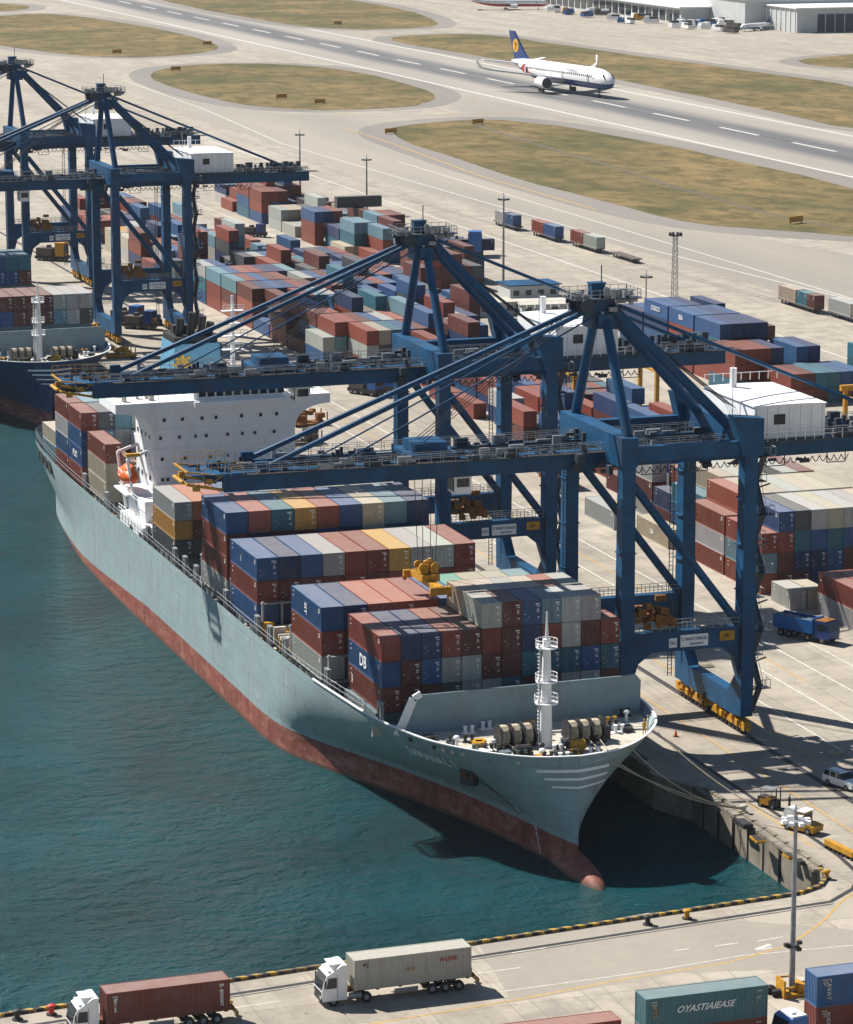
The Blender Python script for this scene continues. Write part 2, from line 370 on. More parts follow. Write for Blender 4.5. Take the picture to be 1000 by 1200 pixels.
# ------------------------------------------------------------------ ground, quay, water, airfield
def chaikin(p, it=2):
    for _ in range(it):
        q = []
        for i in range(len(p)):
            a, b = p[i], p[(i + 1) % len(p)]
            q += [(a[0] * .75 + b[0] * .25, a[1] * .75 + b[1] * .25), (a[0] * .25 + b[0] * .75, a[1] * .25 + b[1] * .75)]
        p = q
    return p
def offset_poly(p, d):
    n = len(p); area = sum(p[i][0] * p[(i + 1) % n][1] - p[(i + 1) % n][0] * p[i][1] for i in range(n)); s = 1 if area > 0 else -1
    o = []
    for i in range(n):
        a, b = p[i - 1], p[(i + 1) % n]; tx, ty = b[0] - a[0], b[1] - a[1]; l = math.hypot(tx, ty) or 1
        o.append((p[i][0] + s * ty / l * d, p[i][1] - s * tx / l * d))
    return o
def strip(mb, pts, wd, z, m=0):
    vs = []
    for i, p in enumerate(pts):
        a = pts[max(i - 1, 0)]; b = pts[min(i + 1, len(pts) - 1)]; tx, ty = b[0] - a[0], b[1] - a[1]; l = math.hypot(tx, ty) or 1
        vs += [(p[0] - ty / l * wd / 2, p[1] + tx / l * wd / 2, z), (p[0] + ty / l * wd / 2, p[1] - tx / l * wd / 2, z)]
    mb.add(vs, [(2 * i, 2 * i + 1, 2 * i + 3, 2 * i + 2) for i in range(len(pts) - 1)], m)
ZW = -4.0
def bq(x): return 276.3 + (x - 52.9) * 0.0994
edge = [(-3000, bq(-3000)), (-200, bq(-200)), (136.5, bq(136.5)), (139.0, 286.0), (140.7, 288.2), (141.4, 291.0), (141.4, 321), (138.35, 328), (138.35, 548), (145, 556), (145, 9000)]
land = [(7000, 9000), (7000, -1500), (-3000, -1500)] + edge
land = land[::-1]  # counter-clockwise when seen from above after reversal check
ar = sum(land[i][0] * land[(i + 1) % len(land)][1] - land[(i + 1) % len(land)][0] * land[i][1] for i in range(len(land)))
if ar < 0: land = land[::-1]
mb = MB(); mb.prism(land, -8, 0.0); struct('ground', mb, 'ground')
mb = MB(); mb.add([(-6000, -3000, ZW), (9000, -3000, ZW), (9000, 12000, ZW), (-6000, 12000, ZW)], [(0, 1, 2, 3)]); struct('harbour_water', mb, 'water')
# runway and taxiway surfaces
mb = MB(); mb.add([(441, 300, .02), (512, 300, .02), (512, 6000, .02), (441, 6000, .02)], [(0, 1, 2, 3)]); struct('runway', mb, 'runway')
islands = [
 [(-40, 22), (60, 13), (205, 36), (262, 55), (240, 63), (120, 69), (0, 54), (-60, 40)],
 [(160, 84), (250, 73), (400, 78), (510, 106), (512, 118), (470, 127), (330, 130), (225, 112)],
 [(435, 150), (560, 138), (640, 145), (760, 165), (1060, 232), (1060, 280), (890, 270), (790, 258), (650, 222), (520, 182)],
 [(430, 44), (560, 38), (640, 50), (840, 78), (1060, 108), (1060, 166), (860, 120), (700, 88), (540, 62)],
 [(130, -12), (400, -6), (545, 29), (440, 36), (330, 30)],
 [(925, 70), (1040, 60), (1040, 82), (960, 78)], [(-20, 3), (38, 6), (30, 12), (-20, 14)]]
asp = MB(); gr = []
for k, isl in enumerate(islands):
    p = chaikin([tuple(at(*q)[:2]) for q in isl]); wd = 10 if k != 2 else 12
    asp.prism(offset_poly(p, wd), -0.5, 0.03 + 0.004 * k); gr.append(p)
struct('taxiway_shoulder', asp, 'asphalt')
for k, p in enumerate(gr):
    g_ = MB(); bn = len(p); rough = [(x + random.uniform(-1, 1), y + random.uniform(-2, 2)) for x, y in p]
    g_.prism(rough, -0.5, 0.09); tag(g_.build('grass', 'grass', fix=False), kind='stuff')
pt = MB()
for z_, poly in ((0.010, [(270, 150), (420, 205), (640, 262), (1060, 385), (1060, 310), (800, 262), (640, 235), (520, 192), (420, 160), (330, 140)]),
              (0.014, [(120, 92), (230, 118), (330, 134), (540, 134), (520, 108), (640, 130), (660, 150), (430, 146), (420, 168), (250, 146)]),
              (0.006, [(560, 1105), (760, 1070), (1000, 1090), (1100, 1130), (800, 1140), (600, 1175)])):
    pt.add([(*tuple(at(*q)[:2]), z_) for q in poly], [tuple(range(len(poly)))])
struct('darker_apron_patches', pt, 'patch')
# painted markings
mk = MB(); yl = MB(); dt = MB()
for x_ in (446.5, 507.0): strip(mk, [(x_, 400), (x_, 5000)], 1.6, .045)
for k in range(40): strip(mk, [(477.5, 860 + k * 62), (477.5, 894 + k * 62)], 1.5, .045)
for x_, wd, y0, y1 in ((290, .5, 380, 1150), (329, .45, 430, 1000), (163, .25, 330, 540), (169.5, .25, 300, 600), (176, .25, 330, 600), (181.5, .2, 300, 420), (236.5, .3, 600, 960)):
    strip(mk, [(x_, y0), (x_, y1)], wd, .012)
for px in ([(330, 225), (420, 262), (520, 300), (640, 345)], [(230, 118), (330, 150), (440, 190), (560, 232)], [(250, 66), (330, 78), (440, 96), (540, 122)]):
    pass
def pxs(l): return [tuple(at(*q)[:2]) for q in l]
strip(mk, pxs([(560, 1166), (700, 1147), (776, 1136), (870, 1120), (1000, 1108), (1060, 1100)]), .14, .012)
for a, b in (((330, 1160), (420, 1147)), ((480, 1135), (540, 1128)), ((838, 1109), (866, 1105)), ((888, 1103), (918, 1098)), ((792, 1114), (808, 1112)), ((600, 1117), (640, 1111)), ((250, 1185), (330, 1173)), ((560, 1141), (610, 1134))):
    strip(mk, pxs([a, b]), .18, .012)
strip(mk, pxs([(886, 1113), (903, 1107)]), .5, .012); strip(mk, pxs([(893, 1113), (905, 1111)]), .3, .016)
strip(yl, pxs([(400, 1206), (600, 1173), (740, 1146), (850, 1129), (925, 1108), (965, 1080), (985, 1058), (1010, 1040)]), .22, .013)
for x_, wd, y0, y1 in ((144.0, .22, 298, 330), (150.3, .2, 298, 540), (158.7, .22, 296, 460), (172.5, .2, 360, 560)): strip(yl, [(x_, y0), (x_, y1)], wd, .012)
for pl in ([(350, 78 + 160), (430, 262)],): pass
strip(dt, pxs([(545, 142), (600, 160), (700, 190), (800, 222), (900, 250), (985, 268)]), 1.3, .10)
struct('dirt_track', dt, 'cargo_grey')
strip(yl, pxs([(395, 133), (450, 137), (540, 134), (620, 132)]), .7, .05)
strip(yl, pxs([(405, 150), (430, 158), (470, 172), (560, 205), (700, 246)]), .6, .05)
strip(mk, pxs([(150, 96), (240, 128), (330, 168), (440, 200), (620, 252), (760, 292), (1000, 352)]), .55, .05)
strip(mk, pxs([(60, 72), (160, 72), (262, 68)]), .6, .05)
struct('road_markings', mk, 'marking_white'); struct('yellow_road_markings', yl, 'marking_yellow')
# crane rails, cable trench
rl = MB()
for x_, y0 in ((139.9, 334), (155.2, 286)):
    rl.b2(x_ - .42, x_ - .10, y0, 548, 0.0, .016); rl.b2(x_ + .10, x_ + .42, y0, 548, 0.0, .016); rl.b2(x_ - .05, x_ + .05, y0, 548, 0, .07)
for x_ in (152.8, 169.5): rl.b2(x_ - .35, x_ + .35, 575, 900, 0.0, .018)
strip(rl, [(x, bq(x) - 3.6) for x in (-200, 0, 100, 128, 138)] + [(142, 284.2), (144.5, 288), (145.2, 294), (145.3, 300), (145.3, 545)], .55, .016)
strip(rl, [(x, bq(x) - 4.3) for x in (-200, 0, 100, 128, 138)], .15, .018)
struct('crane_rails', rl, 'dark')
# quay kerb with stripes, segment by segment; cap and wall panels
kb = MB(); pts = [(x, bq(x)) for x in [-200 + 3.2 * i for i in range(106)]] + [(139.0, 286.0), (140.7, 288.2), (141.4, 291.0)]
for a, b in zip(pts, pts[1:]):
    d = Vector((b[0] - a[0], b[1] - a[1])); u = d.normalized() * .06
    kb.beam((a[0] + u.x, a[1] + u.y - .3, .15), (b[0] - u.x, b[1] - u.y - .3, .15), .42, .30 + random.uniform(-.02, .02))
tag(kb.build('kerb_stripes', 'stripes', fix=False), kind='structure')
kb = MB()
for i in range(11):
    y = 291.4 + i * 2.75
    if random.random() < .8: kb.box(141.75, y + 1.2, .14, .5, 2.4, .28 + random.uniform(-.04, .05))
for i in range(70): kb.box(138.7, 331 + i * 3.1, .14, .5, 2.9, .28)
tag(kb.build('quay_kerb', 'concrete_wall', fix=False), kind='structure')
wl = thing('quay_wall', 'weathered concrete quay wall with buttresses and dark fender recesses beside the bow', 'wall', (141.4, 306, -2))
def rel(mb, o):
    mb.v = [(x - o[0], y - o[1], z - o[2]) for x, y, z in mb.v]; return mb
for i in range(8):
    y = 291.6 + i * 4.0; q = MB(); wd = 3.3 + random.uniform(-.2, .2)
    q.extr([(y, -7.5), (y, -.75), (y + .5, -.35), (y + wd - .5, -.35), (y + wd, -.75), (y + wd, -7.5)], 'x', 140.75, 141.35)
    rel(q, (141.4, 306, -2)).build('buttress', 'concrete_wall', wl)
q = MB()
for i in range(16): q.box(141.1, 291.9 + i * 2.0, -.16, .75, 1.85, .34 + random.uniform(-.03, .03))
rel(q, (141.4, 306, -2)).build('coping', 'concrete_wall', wl)
for i in range(7):
    y = 295.3 + i * 4.0; q = MB(); q.tube((140.95, y, -3.8), (140.95, y, -.9), .28, 8); rel(q, (141.4, 306, -2)).build('fender', 'black', wl)
q = MB()
for i in range(60):
    x = -190 + i * 5.4
    q.box(x, bq(x) + .18, -2.2, .5, .5, 3.4, rz=.099)
tag(q.build('fender_row', 'black', fix=False), 'row of black rubber fenders down the near quay face', 'fenders', kind='stuff')

# ------------------------------------------------------------------ containers
COLS = {'r': ((.245, .048, .028), 'brick red'), 'm': ((.13, .030, .024), 'dark maroon'), 's': ((.36, .10, .06), 'faded salmon red'), 'b': ((.014, .092, .25), 'blue'),
        'n': ((.010, .040, .13), 'navy blue'), 't': ((.02, .15, .215), 'teal'), 'l': ((.15, .30, .37), 'pale blue'), 'w': ((.44, .45, .43), 'light grey'),
        'c': ((.50, .44, .33), 'cream'), 'y': ((.58, .31, .06), 'ochre yellow'), 'o': ((.50, .16, .055), 'orange'), 'g': ((.08, .36, .25), 'green'), 'd': ((.075, .085, .095), 'dark grey')}
CW, CH, CL = 2.44, 2.88, 12.19
def corr_pts(L, pitch, dep):
    n = max(3, int(L / pitch)); p = L / n; o = []
    for i in range(n):
        a = -L / 2 + i * p
        o += [(a, 0), (a + p * .35, 0), (a + p * .5, dep), (a + p * .85, dep)]
    return o + [(L / 2, 0)]
def body_mesh(name, L, pitch, detail):
    mb = MB(); W, H = CW, CH
    prof = corr_pts(L - .24, pitch, .06)
    for sx in (-1, 1):
        vs = []
        for y, d in prof:
            x = sx * (W / 2 - .02 - d); vs += [(x, y, .13), (x, y, H - .09)]
        fs = [((2 * i, 2 * i + 2, 2 * i + 3, 2 * i + 1) if sx > 0 else (2 * i, 2 * i + 1, 2 * i + 3, 2 * i + 2)) for i in range(len(prof) - 1)]
        mb.add(vs, fs)
    # ends
    prof = corr_pts(W - .2, pitch, .04)
    for sy in ((1,) if detail else (1, -1)):
        vs = []
        for x, d in prof: vs += [(x, sy * (L / 2 - .03 - d), .13), (x, sy * (L / 2 - .03 - d), H - .09)]
        mb.add(vs, [((2 * i, 2 * i + 1, 2 * i + 3, 2 * i + 2) if sy > 0 else (2 * i, 2 * i + 2, 2 * i + 3, 2 * i + 1)) for i in range(len(prof) - 1)])
    if detail: mb.box(0, -L / 2 + .12, H / 2, W - .2, .04, H - .2)
    for sx in (-1, 1):
        for sy in (-1, 1): mb.box(sx * (W / 2 - .06), sy * (L / 2 - .06), H / 2, .12, .12, H)
        mb.box(sx * (W / 2 - .035), 0, H - .05, .07, L - .24, .10); mb.box(sx * (W / 2 - .035), 0, .07, .07, L - .24, .14)
    for sy in (-1, 1):
        mb.box(0, sy * (L / 2 - .05), H - .05, W - .24, .10, .10); mb.box(0, sy * (L / 2 - .05), .07, W - .24, .10, .14)
    mb.add([(-W / 2 + .07, -L / 2 + .1, H - .03), (W / 2 - .07, -L / 2 + .1, H - .03), (W / 2 - .07, L / 2 - .1, H - .03), (-W / 2 + .07, L / 2 - .1, H - .03)], [(0, 1, 2, 3)], 1)
    mb.box(0, 0, .1, W - .2, L - .2, .06)
    rr = random.Random(int(L * 10))
    for sx in (-1, 1):
        for sy, zs in ((-1, (2.5, 2.25, 2.05)), (1, (2.45, 1.9))):
            for z_ in zs: mb.box(sx * (W / 2 - .01), sy * (L / 2 - .75 - rr.uniform(0, .2)), z_, .03, rr.uniform(.25, .6), .11, 2)
    return mb.mesh(name, ['cont', 'cont_roof', 'offwhite'])
BODY = body_mesh('container_body', CL, .30, True)
BODY20 = body_mesh('container_body_short', 6.06, .30, True)
BODYB = body_mesh('container_body_blank_end', CL, .30, False)
def door_mesh():
    mb = MB(); w_, h = CW / 2 - .13, CH - .26
    mb.box(0, 0, 0, w_, .045, h)
    for k in range(5): mb.box(0, -.03, -h / 2 + .28 + k * (h - .5) / 4, w_ - .16, .03, .2)
    for x in (-.28, .28):
        mb.tube((x, -.065, -h / 2), (x, -.065, h / 2), .022, 5, 2)
        mb.box(x + .1, -.08, -.35, .26, .03, .05, 2)
    rr = random.Random(4)
    for k in range(3):
        mb.box(rr.uniform(-.3, .3), -.052, rr.uniform(-h / 2 + .3, h / 2 - .2), rr.uniform(.10, .25), .01, rr.uniform(.06, .12), 1)
    return mb.mesh('container_door', ['cont', 'offwhite', 'cont'])
def door2_mesh():
    mb = MB(); w_, h = CW / 2 - .13, CH - .26
    mb.box(0, 0, 0, w_, .045, h)
    for k in range(5): mb.box(0, -.03, -h / 2 + .28 + k * (h - .5) / 4, w_ - .16, .03, .2)
    for x in (-.28, .28): mb.tube((x, -.065, -h / 2), (x, -.065, h / 2), .022, 5, 2)
    for k, (x, z, a, b_) in enumerate(((.15, .95, .5, .13), (.25, .7, .3, .12), (.2, .35, .2, .1), (.22, .2, .26, .08), (.2, .05, .3, .08), (.25, -.6, .24, .16))):
        mb.box(x, -.055, z, a, .01, b_, 1)
    return mb.mesh('container_door_marked', ['cont', 'white', 'cont'])
DOOR, DOOR2 = door_mesh(), door2_mesh()
def ordw(n): return ['first', 'second', 'third', 'fourth', 'fifth', 'sixth', 'seventh', 'eighth', 'ninth', 'tenth', 'eleventh', 'twelfth', 'thirteenth', 'fourteenth', 'fifteenth', 'sixteenth', 'seventeenth', 'eighteenth', 'nineteenth', 'twentieth'][n]
LABELS = set(); NC = [0]
def jit(c, a=.14):
    f = 1 + random.uniform(-a, a); return tuple(max(0, q * f * (1 + random.uniform(-.05, .05))) for q in c)
def container(x, y, z, code, label, group, L=CL, sx=1.0, sz=1.0, rz=0.0, blank=None, detail=True):
    me = BODY20 if L < 8 else BODY
    if blank is None: blank = random.random() < .42
    if L > 8 and (blank or not detail): me = BODYB
    o = bpy.data.objects.new('shipping_container', me); COL.objects.link(o)
    o.location = (x, y, z); o.rotation_euler = (0, 0, rz); base = 6.06 if L < 8 else CL
    o.scale = (sx, L / base, sz); o.color = (*jit(COLS[code][0]), 1)
    if label in LABELS: label += ' too'
    LABELS.add(label); tag(o, label, 'shipping container', group); NC[0] += 1
    if detail and not (blank and L > 8):
        for s, dm in ((-1, DOOR), (1, DOOR2)):
            d = bpy.data.objects.new('door', dm); COL.objects.link(d); d.parent = o
            d.location = (s * (CW / 4 - .03), -base / 2 + .05, CH / 2); d.color = o.color
    return o
class Stuff:
    def __init__(s): s.mb = MB(); s.c = []
    def add(s, x, y, z, sx, sy, sz, code):
        n0 = len(s.mb.f); s.mb.box(x, y, z + sz / 2, sx, sy, sz - .05); s.mb.m[n0 + 1] = 1; s.c += [jit(COLS[code][0])] * 6
    def build(s, name, label, cat):
        o = s.mb.build(name, ['cont_v', 'cont_v_roof'], fix=False); a = o.data.color_attributes.new('paint', 'FLOAT_COLOR', 'CORNER')
        for p, c in zip(o.data.polygons, s.c):
            for li in p.loop_indices: a.data[li].color = (*c, 1)
        return tag(o, label, cat, kind='stuff')

# the ship's deck stacks: columns from the water side; each column a string bottom->top
def bay(name, x0, pitch, y0, cols, base=8.1, L=CL, tier=2.93, front=1, group=None, core=None, halves=False):
    sx = (pitch - .10) / CW; sz = (tier - .07) / CH; nmax = max(len(c) for c in cols)
    for i, c in enumerate(cols):
        for t, code in enumerate(c):
            vis = (t >= len(c) - front) or i == 0 or (t >= len(cols[i - 1]))
            xx, zz = x0 + (i + .5) * pitch, base + t * tier
            if not vis:
                if core is not None: core.add(xx, y0 + L / 2, zz, pitch - .05, L, tier, code)
                continue
            tn = 'top tier' if t == nmax - 1 else ['bottom tier', 'second tier up', 'third tier up', 'fourth tier up'][t]
            pos_ = 'outermost on the water side' if i == 0 else '%s from the water' % ordw(i)
            lab = '%s container, %s, %s, %s' % (COLS[code][1], tn, pos_, name)
            container(xx, y0 + L / 2, zz, code, lab, group or 'containers on the grey ship', L, sx, sz)
# ------------------------------------------------------------------ ships
CX = 121.2
DK = [(518, 12.5), (512, 14.8), (490, 16.3), (460, 16.6), (430, 16.6), (400, 16.6), (375, 16.6), (358, 16.4), (345, 15.9), (333, 15.6), (325, 14.2), (320, 12.2), (315.3, 8.6), (312.3, 4.6), (311.2, 0.0)]
WL = [(516.5, 10.0), (510, 12.0), (492, 14.2), (470, 16.1), (440, 16.6), (410, 16.6), (385, 16.6), (367, 16.4), (357, 14.0), (349, 11.0), (341, 8.2), (331, 5.2), (321, 2.8), (313, 1.1), (309.0, 0.0)]
def cat_spline(P, n=8):
    o = []
    for i in range(len(P) - 1):
        p0, p1, p2, p3 = P[max(i - 1, 0)], P[i], P[i + 1], P[min(i + 2, len(P) - 1)]
        for k in range(n):
            t = k / n
            o.append(tuple(.5 * (2 * b + (c - a) * t + (2 * a - 5 * b + 4 * c - d) * t * t + (3 * b - a - 3 * c + d) * t ** 3) for a, b, c, d in zip(p0, p1, p2, p3)))
    return o + [P[-1]]
DKs, WLs = cat_spline(DK), cat_spline(WL)
ZL = [-6.5, -4, -2.2, -.5, .6, 1.8, 3.2, 4.6, 6.0, 7.2, 8.3]
def level(z):
    f = 0 if z < -.5 else 1 - (1 - (z + .5) / 8.8) ** 1.3
    o = []
    for k, ((yd, hd), (yw, hw)) in enumerate(zip(DKs, WLs)):
        # stem rakes back from the bulb, then flares forward
        y = yw + (yd - yw) * f; h = hw + (hd - hw) * f
        if z < -.5 and k > 90: y += 0
        o.append((y, max(h, 0.0)))
    return o
def cxs(y, z=8.3):
    u = min(1.0, max(0.0, (352 - y) / 32)); u = u * u * (3 - 2 * u); f = max(0.0, min(1.0, (z + .5) / 8.8)); return CX + 1.6 * u * (.35 + .65 * f)
def make_ship(dx, dy, hullm, label, cat, house=True):
    root = thing('container_ship', label, cat, (CX + dx, 400 + dy, ZW))
    O = (CX, 400, ZW)
    def P(mb, name, mats, parent=None, smooth=False, fix=True, par_loc=None):
        o = par_loc or O; rel(mb, o); ob = mb.build(name, mats, parent or root, smooth, fix)
        return ob
    mb = MB(); lv = [level(z) for z in ZL]; n = len(lv[0])
    for s in (-1, 1):
        vs = []
        for z, l in zip(ZL, lv): vs += [(cxs(y, z) + s * h, y, z) for y, h in l]
        fs = []
        for a in range(len(ZL) - 1):
            for i in range(n - 1):
                q = (a * n + i, a * n + i + 1, (a + 1) * n + i + 1, (a + 1) * n + i)
                fs.append(q if s < 0 else q[::-1])
        mb.add(vs, fs)
    # transom
    for a in range(len(ZL) - 1):
        (y0, h0), (y1, h1) = lv[a][0], lv[a + 1][0]
        mb.add([(CX - h0, y0, ZL[a]), (CX + h0, y0, ZL[a]), (CX + h1, y1, ZL[a + 1]), (CX - h1, y1, ZL[a + 1])], [(3, 2, 1, 0)])
    mb2 = MB(); mb2.ell(CX + .9, 311.4, -4.9, 1.9, 9.2, 2.75, 18, 14)
    mb.add(mb2.v, mb2.f)
    hull = P(mb, 'hull', hullm, smooth=True, fix=False)
    # decks: bulwark cap, forecastle deck, main deck
    l8 = lv[-1]; mb = MB()
    rim = [(cxs(y) - h, y) for y, h in l8]; rimr = [(cxs(y) + h, y) for y, h in l8]
    cap = MB()
    for R_ in (rim, rimr):
        for a, b in zip(R_, R_[1:]):
          if a[1] < 352: cap.beam((a[0], a[1], 8.32), (b[0], b[1], 8.32), .26, .12)
    P(cap, 'rail_cap', 'white', fix=False)
    inner = [(CX - max(h - .2, 0), y) for y, h in l8 if h > 0] + [(CX + max(h - .2, 0), y) for y, h in l8[::-1] if h > 0]
    fo = [p for p in inner if p[1] < 333]; fo_l = [p for p in fo if p[0] < CX]; fo_r = [p for p in fo if p[0] >= CX]
    def deckpoly(z, ins, cond):
        l = [(y, h) for y, h in level(z) if h > ins and cond(y)]
        return [(cxs(y, z) - h + ins, y) for y, h in l] + [(cxs(y, z) + h - ins, y) for y, h in l[::-1]]
    q = MB(); pf = deckpoly(7.3, .12, lambda y: y < 333); q.add([(x, y, 7.35) for x, y in pf], [tuple(range(len(pf)))])
    q.b2(CX - 14.9, CX + 14.9, 332.4, 332.8, 6.2, 7.34); P(q, 'forecastle_deck', 'offwhite', fix=False)
    q = MB(); pf = deckpoly(6.2, .12, lambda y: y > 331); q.add([(x, y, 6.3) for x, y in pf], [tuple(range(len(pf)))]); P(q, 'main_deck', 'deckgrey', fix=False)
    # breakwater, leaning
    q = MB(); q.extr([(CX - 13.1, 7.35), (CX + 15.4, 7.35), (CX + 15.5, 11.2), (CX + 14.9, 11.9), (CX - 10.6, 11.75), (CX - 11.3, 11.3)], 'y', 328.2, 328.5); P(q, 'breakwater', 'shipgrey')
    q = MB(); q.beam((CX - 13.3, 328.3, 7.3), (CX - 11.5, 328.3, 11.4), .35, .9); q.beam((CX - 11.5, 328.3, 11.4), (CX - 10.6, 328.3, 11.85), .35, .7)
    P(q, 'breakwater_edge', 'white')
    for k in range(12):
        x = CX - 10 + k * 2.2; q = MB(); q.extr([(328.5, 7.35), (330.6, 7.35), (328.5, 11.3)], 'x', x, x + .12); P(q, 'bracket', 'shipgrey')
    # foremast
    fm = MB(); mx, my = CX + .6, 319.0
    fm.tube((mx, my, 7.3), (mx, my, 19.4), .72, 14, 0, .42); fm.tube((mx, my, 19.4), (mx, my, 22.4), .22, 8, 0, .08)
    mast = P(fm, 'foremast', 'white_clean', smooth=False)
    for z_, r_ in ((12.2, 1.3), (14.6, 1.2), (18.4, 1.2)):
        q = MB(); q.tube((mx, my, z_), (mx, my, z_ + .12), r_, 12)
        for k in range(12):
            a = k * math.pi / 6; b = a + math.pi / 6; c1 = (mx + math.cos(a) * r_, my + math.sin(a) * r_); c2 = (mx + math.cos(b) * r_, my + math.sin(b) * r_)
            q.tube((*c1, z_), (*c1, z_ + .95), .035, 4)
            for zz in (.5, .95): q.tube((*c1, z_ + zz), (*c2, z_ + zz), .03, 4)
        q.box(mx - .9, my, z_ + .35, .3, .3, .4); P(q, 'platform', 'white_clean', mast)
    q = MB()
    for s in (-.22, .22): q.tube((mx - .95, my + s, 7.4), (mx - .75, my + s, 18.4), .04, 4)
    for k in range(26): q.tube((mx - .93, my - .22, 7.8 + k * .4), (mx - .93, my + .22, 7.8 + k * .4), .03, 4)
    P(q, 'ladder', 'white_clean', mast)
    # winches
    for wx, wy in ((CX - 2.5, 320.3), (CX + 5.2, 319.6)):
        q = MB(); 
        for k in range(3): q.tube((wx - 1.9 + k * 1.35, wy, 8.65), (wx - .95 + k * 1.35, wy, 8.65), 1.1, 14)
        wn = P(q, 'winch_drum', 'rope')
        q = MB()
        for k in range(4): q.tube((wx - 2.05 + k * 1.35, wy, 8.65), (wx - 1.93 + k * 1.35, wy, 8.65), 1.35, 16)
        q.box(wx, wy, 7.6, 4.8, 1.4, .4); q.box(wx + 2.6, wy, 8.2, .8, 1.0, 1.4); q.tube((wx - 2.1, wy, 8.45), (wx + 2.4, wy, 8.45), .15, 6)
        P(q, 'winch_frame', 'dark', wn)
        q = MB(); rr = random.Random(int(wx))
        for k in range(3):
            cx_ = wx - 1.45 + k * 1.35
            for j in range(7):
                pts_ = [(cx_ - .38 + j * .12 + .04 * math.sin(a * 2), wy + 1.13 * math.cos(a), 8.65 + 1.13 * math.sin(a)) for a in [i * math.pi / 5 for i in range(11)]]
                q.path(pts_, .055, 4)
            q.tube((cx_, wy - .8, 8.2), (cx_ + rr.uniform(-2, 2), wy - 4.5, 7.5), .06, 4)
        P(q, 'mooring_line', 'rope', wn, fix=False)
    # bitts, rollers, vents
    rr = random.Random(11)
    for k in range(58):
        u = rr.uniform(-.95, .95); yy = rr.uniform(313.0, 327.6); 
        hw = min([h for y, h in l8 if abs(y - yy) < 2] or [8]) - 1.6
        x = CX + 1.2 + u * hw; kind = rr.choice(['bitt', 'bitt', 'vent', 'roller', 'hatch'])
        if abs(x - mx) < 1.6 and abs(yy - my) < 2: continue
        q = MB()
        if kind == 'bitt':
            for s in (-.4, .4): q.tube((x + s, yy, 7.35), (x + s, yy, 8.15), .2, 8); q.tube((x + s, yy, 8.15), (x + s, yy, 8.25), .28, 8)
            q.box(x, yy, 7.4, 1.5, .6, .12)
        elif kind == 'vent': q.tube((x, yy, 7.3), (x, yy, 8.3), .18, 8); q.ell(x, yy, 8.4, .4, .4, .25, 8, 5)
        elif kind == 'roller': q.box(x, yy, 7.5, 1.2, .5, .3); q.tube((x - .3, yy, 7.6), (x - .3, yy, 8.1), .18, 8); q.tube((x + .3, yy, 7.6), (x + .3, yy, 8.1), .18, 8)
        else: q.box(x, yy, 7.55, 1.1, 1.1, .4); q.box(x, yy, 7.8, 1.2, 1.2, .08)
        P(q, kind, rr.choice(['dark', 'yellow', 'dark', 'white', 'deckgrey']))
    # windlass and chain
    for s in (-1, 1):
        q = MB(); x = CX + s * 3.1; q.box(x, 316.2, 7.7, 1.4, 1.0, .7); q.tube((x - .9, 316.2, 8.1), (x + .9, 316.2, 8.1), .55, 10); P(q, 'windlass', 'yellow' if s > 0 else 'dark')
        q = MB(); 
        for k in range(9): q.box(x, 315.6 - k * .25, 7.45, .16 if k % 2 else .28, .22, .14)
        P(q, 'anchor_chain', 'dark')
    # forecastle side railing
    q = MB()
    for R_ in (rim, rimr):
        seg = [p for p in R_ if p[1] > 333]
        for a, b in zip(seg, seg[1:]):
            L_ = math.hypot(b[0] - a[0], b[1] - a[1]); m_ = max(1, int(L_ / 1.5)); sgn = 1 if a[0] < CX else -1
            for k in range(m_):
                t = k / m_; x, y = a[0] + (b[0] - a[0]) * t + sgn * .25, a[1] + (b[1] - a[1]) * t
                q.box(x, y, 8.9, .06, .06, 1.1)
            for zz in (8.85, 9.42): q.tube((a[0] + sgn * .25, a[1], zz), (b[0] + sgn * .25, b[1], zz), .03, 4, caps=False)
    tag(P(q, 'side_railing', 'grey', fix=False), kind='stuff')
    return root, P, lv
def hull_x(lv, y, z, side=-1):
    k = min(range(len(ZL)), key=lambda i: abs(ZL[i] - z)); lo = max(k - 1, 0) if ZL[k] > z else k; lo = min(lo, len(ZL) - 2); f = (z - ZL[lo]) / (ZL[lo + 1] - ZL[lo])
    def hw(l):
        for (y0, h0), (y1, h1) in zip(l, l[1:]):
            if y1 <= y <= y0: return h1 + (h0 - h1) * (y - y1) / (y0 - y1 + 1e-9)
        return 0.0
    return cxs(y, z) + side * (hw(lv[lo]) * (1 - f) + hw(lv[lo + 1]) * f)

SHIP, PS, LV = make_ship(0, 0, 'hull_grey', 'grey container ship with red boot topping moored beside the near blue cranes', 'container ship')
# side deck pedestals, lashing posts, clutter along the walkway
for y0 in (333.4, 349.0, 364.6, 371, 376.6, 391.3, 406.2, 412, 417.4, 432.6, 457.5, 472.3, 492.2, 504.5):
    for s in (-1, 1):
        q = MB(); x = hull_x(LV, y0, 8.2, s) - s * .95
        for dy in (-.45, .45): q.box(x, y0 + dy, 8.0, .42, .38, 3.9 if s < 0 else 3.4)
        q.box(x, y0, 9.9 if s < 0 else 9.6, .5, 1.3, .2); PS(q, 'lashing_post', 'grey')
q = MB(); rr = random.Random(5); q2 = MB(); q3 = MB()
for k in range(340):
    y = rr.uniform(336, 508); x = hull_x(LV, y, 6.6) + .75 + rr.uniform(0, .8); h = rr.uniform(.15, 1.0)
    [q, q2, q3][k % 3].box(x, y, 6.3 + h / 2, rr.uniform(.15, .6), rr.uniform(.2, 1.3), h, rz=rr.uniform(-.2, .2))
